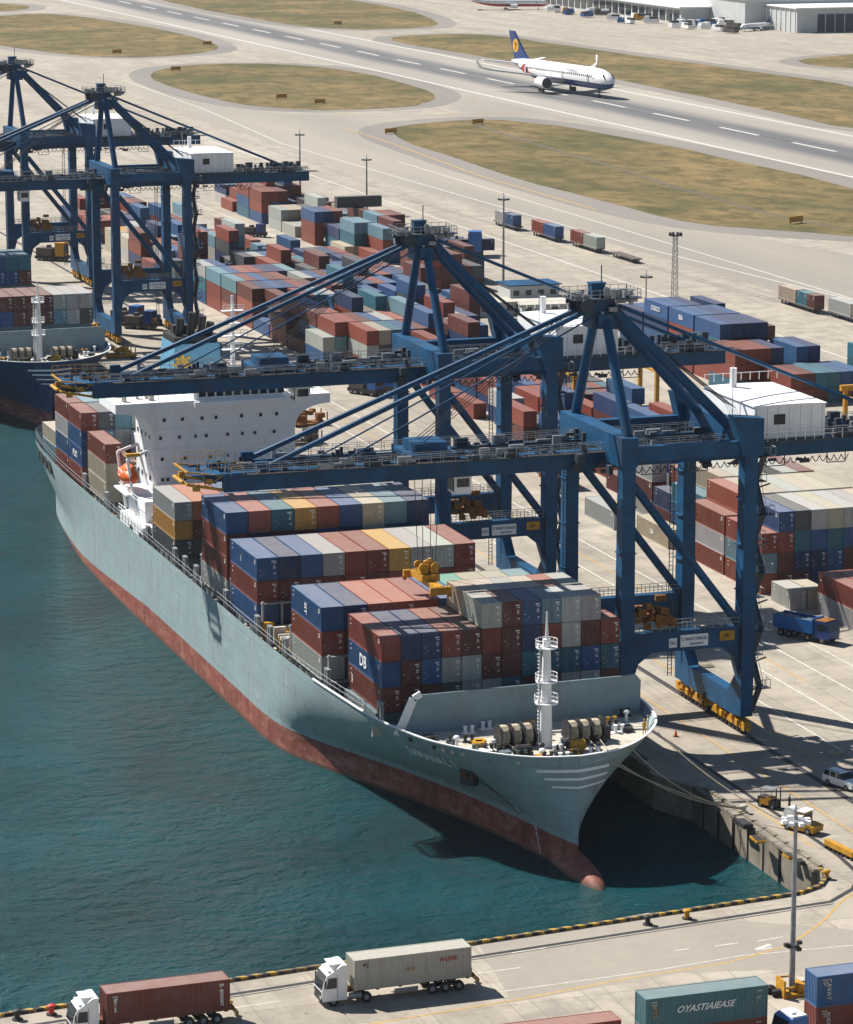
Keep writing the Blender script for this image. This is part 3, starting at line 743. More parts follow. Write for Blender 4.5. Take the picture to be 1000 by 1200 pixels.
for k in range(60):
    y = 348 + k * 2.7; q.tube((CX - 15.0, y, 6.3), (CX - 15.0, y + .1, 8.6), .09, 5)
    q2.beam((CX - 15.0, y, 6.5), (CX - 14.9, y + 1.4, 8.1), .1, .1)
for m_, qq in (('offwhite', q), ('dark', q2), ('orange_rust', q3)): tag(PS(qq, 'deck_fittings', m_, fix=False), kind='stuff')
# hatch covers / coamings beneath stacks
for y0, y1, hw in ((335, 347.2, 13.6), (350.6, 363.2, 14.9), (378.2, 390.6, 14.9), (392.4, 404.7, 14.9), (419, 431.4, 14.9), (460, 472, 14.9), (474, 492.5, 14.5), (493, 504, 13)):
    q = MB(); q.b2(CX - hw, CX + hw, y0, y1, 6.3, 8.0); PS(q, 'hatch_cover', 'deckgrey')
q = MB(); q.b2(CX - 12, CX + 12, 366, 375.5, 6.3, 7.6); PS(q, 'hatch_cover', 'offwhite')
for y in (364.9, 349.2, 391.6, 406.4, 377.2, 433.0, 473.3):
    q = MB()
    for k in range(13): q.box(CX - 14.8 + k * 2.46, y, 8.9, .22, .5, 5.2)
    for z_ in (8.2, 11.2): q.b2(CX - 15, CX + 15, y - .35, y + .35, z_, z_ + .15)
    PS(q, 'lashing_bridge', 'grey')
q = MB(); q2 = MB(); rr = random.Random(9)
for k in range(40):
    a = [q, q2][k % 2]; h = rr.uniform(.3, 2.0); a.box(rr.uniform(106.5, 113), rr.uniform(365.5, 376), 7.3 + h / 2, rr.uniform(.3, 1.6), rr.uniform(.3, 1.2), h)
tag(PS(q, 'deck_machinery', 'offwhite'), kind='stuff'); tag(PS(q2, 'deck_machinery', 'yellow'), kind='stuff')
# accommodation block
HX0, HX1 = 110.3, 131.6
def cv(p0, p1, p2, n=6): return [tuple((1 - t) ** 2 * a + 2 * t * (1 - t) * b + t * t * c for a, b, c in zip(p0, p1, p2)) for t in [i / n for i in range(n + 1)]]
left = cv((104.9, 23.1), (109.9, 23.0), (HX0, 20.4)); right = cv((137.0, 23.1), (132.3, 23.0), (HX1, 20.0))
outl = [(104.9, 24.5)] + left + [(HX0, 6.3), (HX1, 6.3)] + right[::-1] + [(137.0, 24.5)]
q = MB(); q.extr(outl, 'y', 448.2, 458.5); HOUSE = PS(q, 'accommodation_block', 'white')
for zr in (21.9, 19.3, 16.2, 13.2):
    xs = {21.9: (112, 114.7, 117.6, 119.7, 123.5, 126.4, 128.8), 19.3: (111.4, 114.2, 116.6, 118.2, 121.4, 123.6, 125.5, 128.4), 16.2: (111.6, 115, 118.8, 121.4, 123.6, 126, 129.4), 13.2: (111.6, 112.4, 115)}[zr]
    for x in xs:
        q = MB(); q.box(x, 448.14, zr, .62, .16, .72); f_ = PS(q, 'window_frame', 'white_clean', None); q = MB(); q.box(x, 448.08, zr, .42, .12, .5); o = PS(q, 'porthole', 'glass', f_)
for zr in (20.6, 17.7, 14.8, 11.9):
    q = MB(); q.b2(HX0 + .02, HX1 - .02, 448.1, 448.2, zr - .05, zr + .05); PS(q, 'deck_seam', 'white')
for y in (450, 452.4, 454.8, 457):
    for zr in (19.2, 16.2, 13.2, 10.2):
        q = MB(); q.box(HX0 - .06, y, zr, .14, .45, .6); PS(q, 'porthole', 'glass')
q = MB(); q.b2(116.6, 130.0, 448.9, 456, 24.4, 26.1); br_ = PS(q, 'wheelhouse', 'white')
q = MB(); q.b2(116.2, 130.4, 448.6, 456.3, 26.1, 26.35); PS(q, 'wheelhouse_roof', 'white', br_)
for k in range(10):
    x = 117.4 + k * 1.31; q = MB(); q.b2(x, x + 1.0, 448.80, 448.95, 24.85, 25.75); PS(q, 'bridge_window', 'glass', br_)
q = MB(); q.b2(116.4, 130.2, 447.3, 448.2, 23.6, 24.35); PS(q, 'bridge_ledge', 'white')
q = MB()
for x0, x1 in ((105, 116.3), (130.4, 137)):
    n_ = int((x1 - x0) / 1.2)
    for k in range(n_ + 1): q.box(x0 + (x1 - x0) * k / n_, 448.4, 25.0, .07, .07, 1.1); q.box(x0 + (x1 - x0) * k / n_, 458.2, 25.0, .07, .07, 1.1)
    for z_ in (25, 25.5): q.b2(x0, x1, 448.37, 448.43, z_, z_ + .06); q.b2(x0, x1, 458.17, 458.23, z_, z_ + .06)
for k in range(14): q.box(116.3 + k * 1.08, 448.8, 26.8, .06, .06, .9)
q.b2(116.3, 130.3, 448.77, 448.83, 27.2, 27.26)
tag(PS(q, 'bridge_railing', 'white'), kind='stuff')
q = MB(); rr = random.Random(3)
for k in range(34):
    h = rr.uniform(.3, 1.5); q.box(rr.uniform(106, 136), rr.uniform(450, 457.5), (27.15 if False else 24.5) + h / 2, rr.uniform(.2, .9), rr.uniform(.2, .8), h)
tag(PS(q, 'bridge_deck_equipment', 'offwhite'), kind='stuff')
# radar mast on the wheelhouse roof
q = MB(); q.tube((124.2, 455, 27), (124.2, 455, 38.5), .42, 8, 0, .2)
ms = PS(q, 'radar_mast', 'white_clean')
for z_, wd in ((30.5, 3.0), (32.5, 4.2), (34.3, 2.6), (36.2, 3.2)):
    q = MB(); q.b2(124.2 - wd / 2, 124.2 + wd / 2, 454.4, 455.6, z_, z_ + .12)
    for k in range(5): q.box(124.2 - wd / 2 + k * wd / 4, 454.4, z_ + .5, .06, .06, 1)
    q.b2(124.2 - wd / 2, 124.2 + wd / 2, 454.36, 454.44, z_ + .95, z_ + 1.03); q.b2(124.2 - wd / 2, 124.2 + wd / 2, 454.36, 454.44, z_ + .5, z_ + .56)
    PS(q, 'mast_platform', 'white_clean', ms)
for z_ in (31.6, 35.2):
    q = MB(); q.box(124.2, 453.8, z_, 2.6, .25, .3); PS(q, 'radar_scanner', 'white_clean', ms)
# funnel
q = MB(); q.extr([(116.4, 10), (125.9, 10), (124.6, 30.2), (117.8, 30.2)], 'y', 464, 472); fn = PS(q, 'funnel', 'lightblue')
q = MB(); q.b2(117.9, 124.5, 464.6, 471.6, 30.2, 31.1)
for x, h in ((119, 3.0), (120.8, 3.8), (122.4, 3.2), (123.6, 2.2)): q.tube((x, 466.5, 30.8), (x + .3, 466.2, 30.8 + h), .62, 10)
q.box(120, 469.5, 31.6, 2.5, 2, 1.5); PS(q, 'exhaust_pipe', 'black', fn)
st = []
for k in range(16):
    a = math.pi / 2 + k * math.pi / 8; r_ = 1.75 if k % 2 == 0 else .95; st.append((118.9 + r_ * math.cos(a), 27.2 + r_ * 1.05 * math.sin(a)))
q = MB(); q.extr(st, 'y', 463.86, 463.98); PS(q, 'sun_emblem', 'flagyellow', fn)
q = MB(); q.b2(109, 133, 459, 463.5, 6.3, 12.5); q.b2(113, 129, 462, 473, 12.4, 16); PS(q, 'engine_casing', 'white')
# lifeboat platform & side structure
q = MB()
q.b2(105.2, 110.2, 434.5, 447.9, 6.3, 9.2); q.b2(106.5, 110.2, 438, 447.9, 9.2, 12.2); PS(q, 'side_house', 'white')
q = MB()
for y in (435.5, 441): q.box(105.1, y, 7.6, .12, 1.2, 1.6)
for x in (106.0, 108.2): q.box(x, 434.42, 7.8, 1.1, .12, 1.2)
PS(q, 'side_window', 'glass')
q = MB()
for y in (443.6, 449.6):
    q = MB()
    q.beam((106.5, y, 9.2), (105.4, y, 17.4), .35, .5); q.beam((105.4, y, 17.4), (108.4, y, 18.4), .3, .4); q.beam((109.8, y, 12), (108.4, y, 18.4), .3, .4); PS(q, 'lifeboat_davit', 'white_clean')
q = MB(); q.b2(105.0, 110, 443, 450.6, 12.1, 12.35)
for y in (438.5, 440, 441.5): q.box(107, y, 10.6, .1, .1, 2.8)
PS(q, 'davit_platform', 'white_clean')
q = MB()
for z_ in (9.8, 10.3, 12.9, 13.4): q.b2(104.95, 105.02, 434.6, 447.6, z_, z_ + .06)
for k in range(11): q.box(105, 434.8 + k * 1.27, 9.8, .06, .06, 1.1)
tag(PS(q, 'platform_railing', 'white'), kind='stuff')
lb = thing('lifeboat', 'orange enclosed lifeboat hanging from white davits beside the accommodation block', 'lifeboat', (106.2, 446.6, 13.3))
q = MB(); q.ell(0, 0, 1.25, 1.35, 3.7, 1.25, 14, 10); q.build('boat_hull', 'orange', lb, True)
q = MB(); q.ell(0, -.3, 2.0, .95, 2.3, .95, 12, 8); q.box(0, -2.2, 2.5, .8, .8, .7); q.build('canopy', 'orange', lb, True)
q = MB(); q.b2(-1.37, 1.37, -.5, .5, 1.3, 1.4); q.tube((-1.2, -1.6, 1.9), (-1.0, 2.0, 2.0), .05, 5); q.build('grab_rail', 'white', lb)
q = MB(); q.tube((0, -3.0, 2.2), (0, -3.0, 4.6), .05, 4); q.tube((0, 3.0, 2.2), (0, 3.0, 4.6), .05, 4); q.b2(-1, 1, -3.4, -2.6, 4.5, 4.9); q.build('falls', 'yellow', lb)
# stern openings
for k in range(4):
    y = 496 + k * 4.4; x = hull_x(LV, y, 6.8); q = MB(); q.box(x - .02, y, 6.7, .24, 3.2, 1.7, rz=-math.atan2(hull_x(LV, y + 1, 6.8) - hull_x(LV, y - 1, 6.8), 2)); PS(q, 'mooring_opening', 'black')
# hull print: name, stripes, draught marks, anchor
def on_hull(y, z, side=-1, out_=.10):
    x = hull_x(LV, y, z, side); x2 = hull_x(LV, y + .6, z, side); x3 = hull_x(LV, y, z + .5, side)
    ty = Vector((x2 - x, .6, 0)).normalized(); tz = Vector((x3 - x, 0, .5)); tz = (tz - ty * tz.dot(ty)).normalized(); nrm = (ty.cross(tz)).normalized() * (-side)
    if nrm.x * side < 0: nrm = -nrm
    return Vector((x, y, z)), ty, tz, nrm * out_
OV = Vector((CX, 400, ZW))
def hull_text(txt, size, y, z, stretch=1.0, mat='white_clean', step=None):
    yy = y
    for ch in txt:
        p, ty, tz, n_ = on_hull(yy, z); yy -= (step or size * .86)
        if ch != ' ': letter(ch, size, p + n_ * 2.2 - OV, -ty, tz, mat, SHIP, name='name_letter' if size > .8 else 'draught_mark', stretch=stretch)
hull_text('SAMANALI', 2.3, 328.2, 5.7, .62, step=.98)
for y, z in ((339, .8), (331.5, .9), (318.3, .9)): hull_text('U', 1.0, y, z)
for k in range(9): hull_text(str(8 - k), .42, 316.5 - k * .12, -.8 - k * .33, step=.3)
hull_text('C 2', .55, 321.5, 7.55)
def bow_stripes(PSx, n_, z0, dz):
    for k in range(n_):
        z_ = z0 - k * dz; x0, x1 = 118.2 + k * .75, 126.4 - k * .15
        l = level(z_); l2 = level(z_ + .34 * (1 - .15 * k)); ol = []
        for L_ in (l, l2):
            p = [(cxs(y, z_) - h, y) for y, h in L_] + [(cxs(y, z_) + h, y) for y, h in L_[::-1]]; s_ = []
            for i in range(25):
                x = x0 + (x1 - x0) * i / 24
                for a, b in zip(p, p[1:]):
                    if a[0] <= x <= b[0] and a[1] < 335 : s_.append((x, a[1] + (b[1] - a[1]) * (x - a[0]) / max(b[0] - a[0], 1e-6))); break
            ol.append(s_)
        n2 = min(len(ol[0]), len(ol[1])); vs = []
        for i in range(n2): vs += [(ol[0][i][0], ol[0][i][1] - .16, z_), (ol[1][i][0], ol[1][i][1] - .16, z_ + .34 * (1 - .15 * k))]
        q = MB(); q.add(vs, [(2 * i, 2 * i + 2, 2 * i + 3, 2 * i + 1) for i in range(n2 - 1)]); PSx(q, 'bow_stripe', 'white_clean', fix=False)
bow_stripes(PS, 3, 6.6, .85)
for y in (325.9, 322, 320.8, 319.6, 318.5, 313.5):
    p, ty, tz, n2 = on_hull(y, 7.5); q = MB(); q.ell(p.x + n2.x, p.y + n2.y, p.z, .3, .35, .28, 8, 6); PS(q, 'fairlead', 'offwhite' if y < 322 else 'dark')
p, ty, tz, n2 = on_hull(321.0, 4.6)
q = MB(); q.beam(p - ty * 1.0 - tz * .1, p + ty * 1.0 - tz * .1, .9, 2.6); an = PS(q, 'anchor_pocket', 'dark')
q = MB(); c_ = p + n2 * 5; q.tube(c_ + tz * 1.0, c_ - tz * .6, .14, 6); q.beam(c_ - tz * .5 - ty * .7, c_ - tz * .5 + ty * .7, .3, .3); q.beam(c_ - tz * .5 - ty * .7, c_ + tz * .2 - ty * .85, .2, .2); q.beam(c_ - tz * .5 + ty * .7, c_ + tz * .2 + ty * .85, .2, .2)
PS(q, 'anchor', 'orange_rust', an)
q = MB(); vs = []
for i in range(9):
    z_ = 3.4 - i * .42; p, ty, tz, n2 = on_hull(320.4 - i * .12, z_); wd = .3 * (1 - i / 12) ; vs += [p + n2 * .4 - ty * wd, p + n2 * .4 + ty * wd]
q.add(vs, [(2 * i, 2 * i + 1, 2 * i + 3, 2 * i + 2) for i in range(8)]); PS(q, 'rust_streak', 'orange_rust', fix=False)

# second ship, moored ahead... only its bow is in view
SHIP2, PS2, LV2 = make_ship(3.0, 276, 'hull_navy', 'navy blue container ship, its bow and white foremast at the left edge', 'container ship')
q = MB(); q.b2(CX - 13.6, CX + 14.6, 335, 362, 6.3, 8.0); PS2(q, 'hatch_cover', 'deckgrey'); q = MB(); q.b2(CX - 14.9, CX + 14.9, 365, 420, 6.3, 8.0); PS2(q, 'hatch_cover', 'deckgrey')
bow_stripes(PS2, 4, 6.6, .8)
# ------------------------------------------------------------------ deck stacks
core = Stuff()
G1 = 'containers stacked on the grey ship'
bay('stack behind the breakwater', 108.1, 2.40, 335.0, ['rbr', 'mmn', 'mbn', 'dwr', 'wwm', 'wmr', 'tmm', 'mtn', 'mtr', 'wtw', 'wbm', 'mtr'], front=3, group=G1, core=core)
# upper row of short boxes on the quay half of the front stack
for i, (f_, r_) in enumerate(zip('wmblww', 'ccwcsw')):
    x = 108.1 + (i + 5.5) * 2.40; sx = 2.35 / CW
    container(x, 335.0 + 3.03, 8.1 + 3 * 2.93, f_, '%s short container, front of the raised row, %s from the spreader' % (COLS[f_][1], ordw(i)), G1, 6.0, sx, 1.0)
    container(x, 341.2 + 3.03, 8.1 + 3 * 2.93, r_, '%s short container, back of the raised row, %s from the spreader' % (COLS[r_][1], ordw(i)), G1, 6.0, sx, 1.0)
bay('second ship stack from bow', 105.9, 2.92, 350.8, ['wrb', 'dmn', 'wms', 'rms', 'mnr', 'bnb', 'nrg', 'wbc', 'rtc', 'bbl'], front=1, group=G1, core=core)
bay('stack behind the spreader', 105.9, 2.88, 378.2, ['brb', 'nmn', 'rmb', 'wmw', 'mrr', 'rmr', 'nry', 'bbw', 'wrw', 'mrr'], front=2, group=G1, core=core)
bay('stack under the boom tip', 105.9, 3.05, 392.4, ['wrrb', 'rbns', 'wmrt', 'rnmy', 'mrbs', 'wbnb', 'drwc', 'nrbl', 'rnbn'], front=1, group=G1, core=core)
bay('stack before the white bridge', 105.9, 2.6, 419.0, ['dyw', 'dmo', 'wms', 'rmb', 'brn', 'rbw', 'mrb', 'bnr'], tier=2.62, front=2, group=G1, core=core)
bay('stack behind the lifeboat', 105.9, 2.6, 459.8, ['ccr', 'dm'], front=3, group=G1, core=core, L=11.6, base=7.9)
bay('tall stern stack', 105.4, 2.62, 473.4, ['rbbr', 'wrld', 'rmwl', 'wmrw', 'rnbc'], tier=2.8, base=7.9, front=2, group=G1, core=core, L=9.0)
bay('rearmost tall stern stack', 105.4, 2.62, 482.8, ['rbwr', 'wrnl', 'rmwl'], tier=2.8, base=7.9, front=1, group=G1, core=core, L=9.0)
bay('low stern stack', 105.9, 2.6, 493.2, ['lc', 'wl', 'bc'], tier=2.5, base=7.6, front=1, group=G1, core=core, L=10.6)
G2 = 'containers stacked on the navy ship'
bay('stack behind navy ship mast', 118.4, 2.62, 612.5, ['rm', 'bm', 'mm', 'mm', 'mm', 'lw', 'ww', 'dw'], front=2, base=11.4, tier=2.95, group=G2, core=core)
bay('farther stack on navy ship', 118.9, 2.72, 650.0, ['rn', 'bb', 'mb', 'bb', 'bt', 'mt'], front=2, base=14.2, tier=2.95, group=G2, core=core)
o = core.build('container_stack', 'inner containers of the ship stacks hidden behind the outer rows', 'shipping containers')
for bx in ((118, 139, 612.6, 624.6, 4, 11.35), (118.5, 135, 650, 662, 4, 14.1)): q = MB(); q.b2(*bx); rel(q, (CX + 3, 400 + 276, ZW)).build('hatch_coaming', 'deckgrey', SHIP2)
# big print on some containers
def side_print(txt, size, x, y, z, mat='white_clean', shear=0.0, name='lettering', parent=None):
    o = letter(txt, size, (x - .03, y, z), (0, -1, 0), (0, 0, 1), mat, parent, shear, name); return o
def find(x, y, z):
    return min([o for o in COL.objects if o.name.startswith('shipping_container')], key=lambda o: (o.location - Vector((x, y, z))).length)
def print_on(x, y, z, txt, size, dy=0, dz=0, shear=0, mat='white_clean', vertical=False):
    c = find(x, y, z); s = c.scale; W2 = CW / 2
    vs, fs = text_mb(txt, size, shear=shear); mb = MB()
    for v in vs: mb.v.append((-W2 - .05 + v.z, (-v.x + dy) / s.y, CH / 2 + v.y + dz) if not vertical else (-W2 - .05 + v.z, (-v.y + dy) / s.y, CH / 2 - v.x + dz))
    mb.f = fs; mb.m = [0] * len(fs); mb.build('lettering', mat, c, fix=False)
print_on(109, 341, 11, 'DB', 2.0, dy=.5); print_on(109, 341, 8.1, 'CAI', .6, dy=4.6, vertical=True)
print_on(107, 357, 14, 'SIT', 1.1, dy=0, vertical=True); print_on(107, 384, 14, 'i', 1.1, dy=1)
print_on(106, 478, 10.7, 'PUO', 1.5, shear=.2); print_on(107, 398, 17, 'l', .8, dy=3)
print_on(107, 398, 8, 'o', .6, dy=4)

# ------------------------------------------------------------------ cranes
def make_crane(label):
    root = thing('gantry_crane', label, 'crane', (139.9, 350, 0), group='blue ship to shore gantry cranes along the quay')
    def B(mb, name, mats='crane', parent=None, fix=True, smooth=False): return mb.build(name, mats, parent or root, smooth, fix)
    GX = 15.3; HY = 9.0; TZ = 33.0
    for x, w_ in ((0, 1.6), (GX, 1.85)):
        for y in (-HY, HY):
            q = MB(); q.beam((x, y, 2.2), (x, y, 14), 1.5, w_ * 1.0, w2=1.7, h2=w_ * 1.15); q.beam((x, y, 14), (x, y, TZ + (3.4 if x else 2.6)), 1.7, w_ * 1.15, w2=1.6, h2=w_)
            lg = B(q, 'leg')
            for z_ in (8, 17.5, 23, 28.5): q = MB(); q.box(x, y, z_, w_ * 1.15 + .12, 1.82, .14); B(q, 'flange', parent=lg)
    for x in (0, GX):
        q = MB(); q.b2(x - .75, x + .75, -HY + .8, HY - .8, 2.0, 4.6); q.extr([(-HY + .7, 4.5), (-HY + 3.2, 4.5), (-HY + .7, 7.5)], 'x', x - .7, x + .7); q.extr([(HY - .7, 4.5), (HY - 3.2, 4.5), (HY - .7, 7.5)], 'x', x - .7, x + .7); B(q, 'sill_beam')
        for y in (-7.4, -2.9, 2.9, 7.4):
            q = MB(); q.extr([(y - 2.0, .75), (y - 1.7, 1.25), (y - .4, 2.0), (y + .4, 2.0), (y + 1.7, 1.25), (y + 2.0, .75)], 'x', x - .55, x + .55); q.box(x, y - 1.1, 1.2, 1.5, .7, .7); q.box(x + .6, y + .9, 1.3, .6, .9, .8); q.box(x - .6, y + .2, 1.6, .5, .7, .6)
            bg_ = B(q, 'bogie', 'yellow')
            for k in range(4):
                q = MB(); q.tube((x - .3, y - 1.6 + k * 1.07, .45), (x + .3, y - 1.6 + k * 1.07, .45), .42, 10); B(q, 'wheel', 'dark', bg_)
        q = MB()
        for y in (-9.9, 9.9): q.box(x, y, 1.1, .9, .9, 1.1); q.tube((x, y, .8), (x, y + (.9 if y > 0 else -.9), .8), .25, 8)
        B(q, 'buffer', 'yellow')
    q = MB(); rr = random.Random(2)
    for k in range(46):
        x = rr.choice([0, GX]) + rr.uniform(-.95, .95); q.box(x, rr.uniform(-8.8, 8.8), rr.uniform(.7, 2.4), rr.uniform(.15, .5), rr.uniform(.2, .9), rr.uniform(.2, .7))
    tag(B(q, 'bogie_drives', 'orange_rust', fix=False), kind='stuff')
    # portal beams with haunches and signs
    for y in (-HY, HY):
        q = MB(); q.b2(.85, GX - 1.05, y - .6, y + .6, 10.9, 13.3)
        q.extr([(.8, 10.95), (3.3, 10.95), (1.5, 9.6), (.8, 7.2)], 'y', y - .55, y + .55); q.extr([(GX - 1, 10.95), (GX - 3.4, 10.95), (GX - 1.7, 9.6), (GX - 1, 7.2)], 'y', y - .55, y + .55)
        pb = B(q, 'portal_beam')
        if y < 0:
            for x0, x1, z0, z1, mt, tx in ((5.35, 6.35, 11.35, 12.45, 'white', ('GC', '')), (6.8, 10.3, 11.3, 12.75, 'white', ('C WAST SUIUUD', 'EUROPORT')), (11.8, 13.7, 11.7, 12.85, 'yellow', ('451', ''))):
                q = MB(); q.b2(x0, x1, y - .68, y - .6, z0, z1); sg = B(q, 'sign', mt, pb)
                letter(tx[0], .52 if x1 - x0 > 3 else .6, ((x0 + x1) / 2, y - .71, (z0 + z1) / 2 + (.2 if tx[1] else 0)), (1, 0, 0), (0, 0, 1), 'navy' if mt == 'white' else 'dark', pb, stretch=.82 if x1 - x0 > 3 else 1)
                if tx[1]: letter(tx[1], .34, ((x0 + x1) / 2 + .3, y - .71, z0 + .32), (1, 0, 0), (0, 0, 1), 'navy', pb)
    for x in (0, GX):
        pass
    q = MB()
    for y in (-HY, HY):
        for s in (-.65, .65):
            for k in range(13): q.box(1 + k * 1.1, y + s, 13.85, .07, .07, 1.1)
            for z_ in (13.85, 14.35): q.b2(1, GX - 1, y + s - .03, y + s + .03, z_, z_ + .06)
    tag(B(q, 'portal_railing', 'grey'), kind='stuff')
    # diagonal braces
    for y in (-HY, HY):
        q = MB(); q.tube((.9, y, TZ - 2.2), (GX - 1.0, y, 13.6), .52, 12); B(q, 'diagonal_brace', smooth=False)
    q = MB(); q.tube((GX, -HY + .8, 14), (GX, HY - .8, TZ - 1.2), .0001, 3)
    # upper cross beams
    q = MB(); q.b2(-1.0, 1.0, -HY - .9, HY + .9, TZ + .2, TZ + 3.6); B(q, 'sea_side_cross_beam')
    q = MB(); q.b2(GX - .9, GX + .9, -HY + .85, HY - .85, TZ + 1.4, TZ + 3.9); B(q, 'land_side_cross_beam')
    for y in (-HY, HY):
        q = MB(); q.extr([(GX - 1.1, TZ + .6), (GX + 1.5, TZ + .6), (GX + 1.5, TZ + 5.0), (GX - 2.3, TZ + 5.4)], 'y', y - .95, y + .95); B(q, 'corner_block')
        q = MB(); q.b2(1.0, GX - 1.1, y - .55, y + .55, TZ + .7, TZ + 2.4); B(q, 'side_beam')
    # twin girder and boom
    for y in (-3.1, 3.1):
        q = MB(); q.b2(-46.5, -1.3, y - .55, y + .55, TZ - .9, TZ + 1.25); B(q, 'boom_girder')
        q = MB(); q.b2(-1.2, 43.5, y - .55, y + .55, TZ - .9, TZ + 1.25); B(q, 'rear_girder')
    q = MB()
    for k in range(13): q.b2(-45 + k * 7.3, -44.5 + k * 7.3, -2.5, 2.5, TZ + .3, TZ + 1.0)
    B(q, 'cross_tie')
    for k in range(8):
        q = MB(); x = -44 + k * 11.2; q.b2(x, x + 11.0, -4.75, -3.7, TZ + 1.1, TZ + 1.18); q.b2(x, x + 11.0, 3.7, 4.75, TZ + 1.1, TZ + 1.18); q.b2(x, x + 11.0, -2.5, -1.7, TZ + 1.0, TZ + 1.08); B(q, 'walkway', 'dark')
    q = MB(); q2 = MB()
    for yy in (-4.7, -3.65, 3.65, 4.7):
        for k in range(61): q.box(-46 + k * 1.48, yy, TZ + 1.72, .06, .06, 1.1)
        for z_ in (TZ + 1.75, TZ + 2.25): q.b2(-46, 43.4, yy - .03, yy + .03, z_, z_ + .05)
    rr = random.Random(8)
    for k in range(150):
        x = rr.uniform(-44, 42); h = rr.uniform(.2, 1.1); [q, q2][k % 2].box(x, rr.choice([-3.2, 3.2, -4.2, 4.2, -1.5, 1.5]) + rr.uniform(-.4, .4), TZ + 1.2 + h / 2, rr.uniform(.2, 2.0), rr.uniform(.15, .5), h)
    for yy in (-2.1, 2.1, -1.7, 1.7): q2.tube((-46, yy, TZ + 1.4), (43, yy, TZ + 1.4), .09, 5)
    tag(B(q, 'girder_railing', 'grey', fix=False), kind='stuff'); tag(B(q2, 'girder_cable_trays', 'crane_dark', fix=False), kind='stuff')
    # hinge machinery
    q = MB()
    for k in range(26): q.box(rr.uniform(-4.5, 2.2), rr.uniform(-7, 5), TZ + rr.uniform(-1.5, 2.6), rr.uniform(.3, 1.2), rr.uniform(.3, 1.4), rr.uniform(.3, 1.1))
    tag(B(q, 'hinge_machinery', 'crane_dark'), kind='stuff')
    # boom tip frame
    q = MB()
    for y in (-3.1, 3.1):
        q.beam((-46.5, y, TZ + .9), (-50.6, y * .9, TZ + 1.5), .14, .16); q.beam((-46.5, y, TZ - .7), (-50.6, y * .9, TZ + .1), .22, .3); q.beam((-48.5, y, TZ - .3), (-48.9, y, TZ + 1.3), .12, .12); q.beam((-46.6, y, TZ + .9), (-48.6, y, TZ - .3), .1, .1)
        for k in range(8): q.box(-50.4 + k * .8, y * 1.18, TZ + 2.0, .05, .05, 1.2)
        for z_ in (2.0, 2.55): q.beam((-50.5, y * 1.18, TZ + z_), (-44.2, y * 1.18, TZ + z_), .05, .05)
    for z_ in (.1, 1.5): q.beam((-50.6, -2.9, TZ + z_), (-50.6, 2.9, TZ + z_), .2, .2)
    q.box(-49.6, -3.0, TZ - .3, .8, .5, .7); q.box(-49.9, 2.4, TZ + .3, .7, .6, .6); q.box(-48.2, -3.4, TZ + .5, .7, .3, .4); q.tube((-50.9, -2, TZ + .2), (-50.9, 2, TZ + .2), .22, 8)
    q2 = MB(); q2.b2(-50, -46.5, -3.2, 3.2, TZ + 1.0, TZ + 1.12); q2.box(-47.6, 0, TZ + .3, 1.2, 4.2, .8)
    for k in range(12): q2.box(rr.uniform(-49.6, -45), rr.uniform(-3, 3), TZ + 1.5, rr.uniform(.2, .9), rr.uniform(.2, .7), rr.uniform(.3, 1.0))
    B(q2, 'boom_tip_platform', 'crane'); B(q, 'boom_tip_frame', 'yellow')
    # A-frame
    AZ_ = 50.6
    for y in (-1, 1):
        q = MB(); q.tube((.4, y * 8.3, TZ + 3.5), (.1, y * .9, AZ_ + .2), .62, 12, 0, .55); B(q, 'mast_leg')
        q = MB(); q.tube((GX - .4, y * 4.3, TZ + 3.2), (.9, y * 1.5, AZ_), .62, 12); B(q, 'back_leg')
        q = MB(); q.tube((GX - .4, y * 4.3, TZ + 3.3), (GX - .4, y * 3.1, TZ + 1.2), .75, 10); B(q, 'back_leg_foot')
        q = MB()
        q.tube((-.7, y * 1.0, AZ_ + .2), (-42.0, y * 3.1, TZ + 1.4), .33, 8); q.tube((-.7, y * 1.7, AZ_ - .6), (-33.0, y * 3.1, TZ + 1.4), .1, 6)
        B(q, 'fore_stay')
        q = MB(); q.box(-42.0, y * 3.1, TZ + 1.7, 1.4, .5, 1.2); B(q, 'stay_bracket')
        q = MB(); q.tube((.8, y * 1.3, AZ_ + .6), (40.5, y * 3.1, TZ + 1.4), .2, 8); B(q, 'rear_stay')
    q = MB(); q.extr([(-1.6, AZ_ - 2.4), (1.7, AZ_ - 2.6), (1.3, AZ_ + 1.0), (-1.1, AZ_ + 1.0)], 'y', -1.6, 1.6); q.box(0, 0, AZ_ - 1.4, 2.0, 4.4, 1.4); B(q, 'mast_head')
    q = MB(); q.b2(-4.0, 4.4, -2.3, 2.3, AZ_ + 1.0, AZ_ + 1.14)
    hp = B(q, 'head_platform', 'crane_dark')
    q = MB(); rr = random.Random(14)
    for k in range(9):
        for yy in (-2.25, 2.25): q.box(-3.9 + k * 1.02, yy, AZ_ + 1.6, .06, .06, 1.1)
    for k in range(5):
        for xx in (-3.95, 4.3): q.box(xx, -2.2 + k * 1.1, AZ_ + 1.6, .06, .06, 1.1)
    for z_ in (AZ_ + 1.6, AZ_ + 2.1):
        for yy in (-2.25, 2.25): q.b2(-3.9, 4.3, yy - .03, yy + .03, z_, z_ + .06)
        for xx in (-3.95, 4.3): q.b2(xx - .03, xx + .03, -2.2, 2.2, z_, z_ + .06)
    for k in range(26):
        h = rr.uniform(.3, 1.4); q.box(rr.uniform(-3.8, 4.2), rr.uniform(-2.1, 2.1), AZ_ + 1.14 + h / 2, rr.uniform(.15, .8), rr.uniform(.15, .7), h)
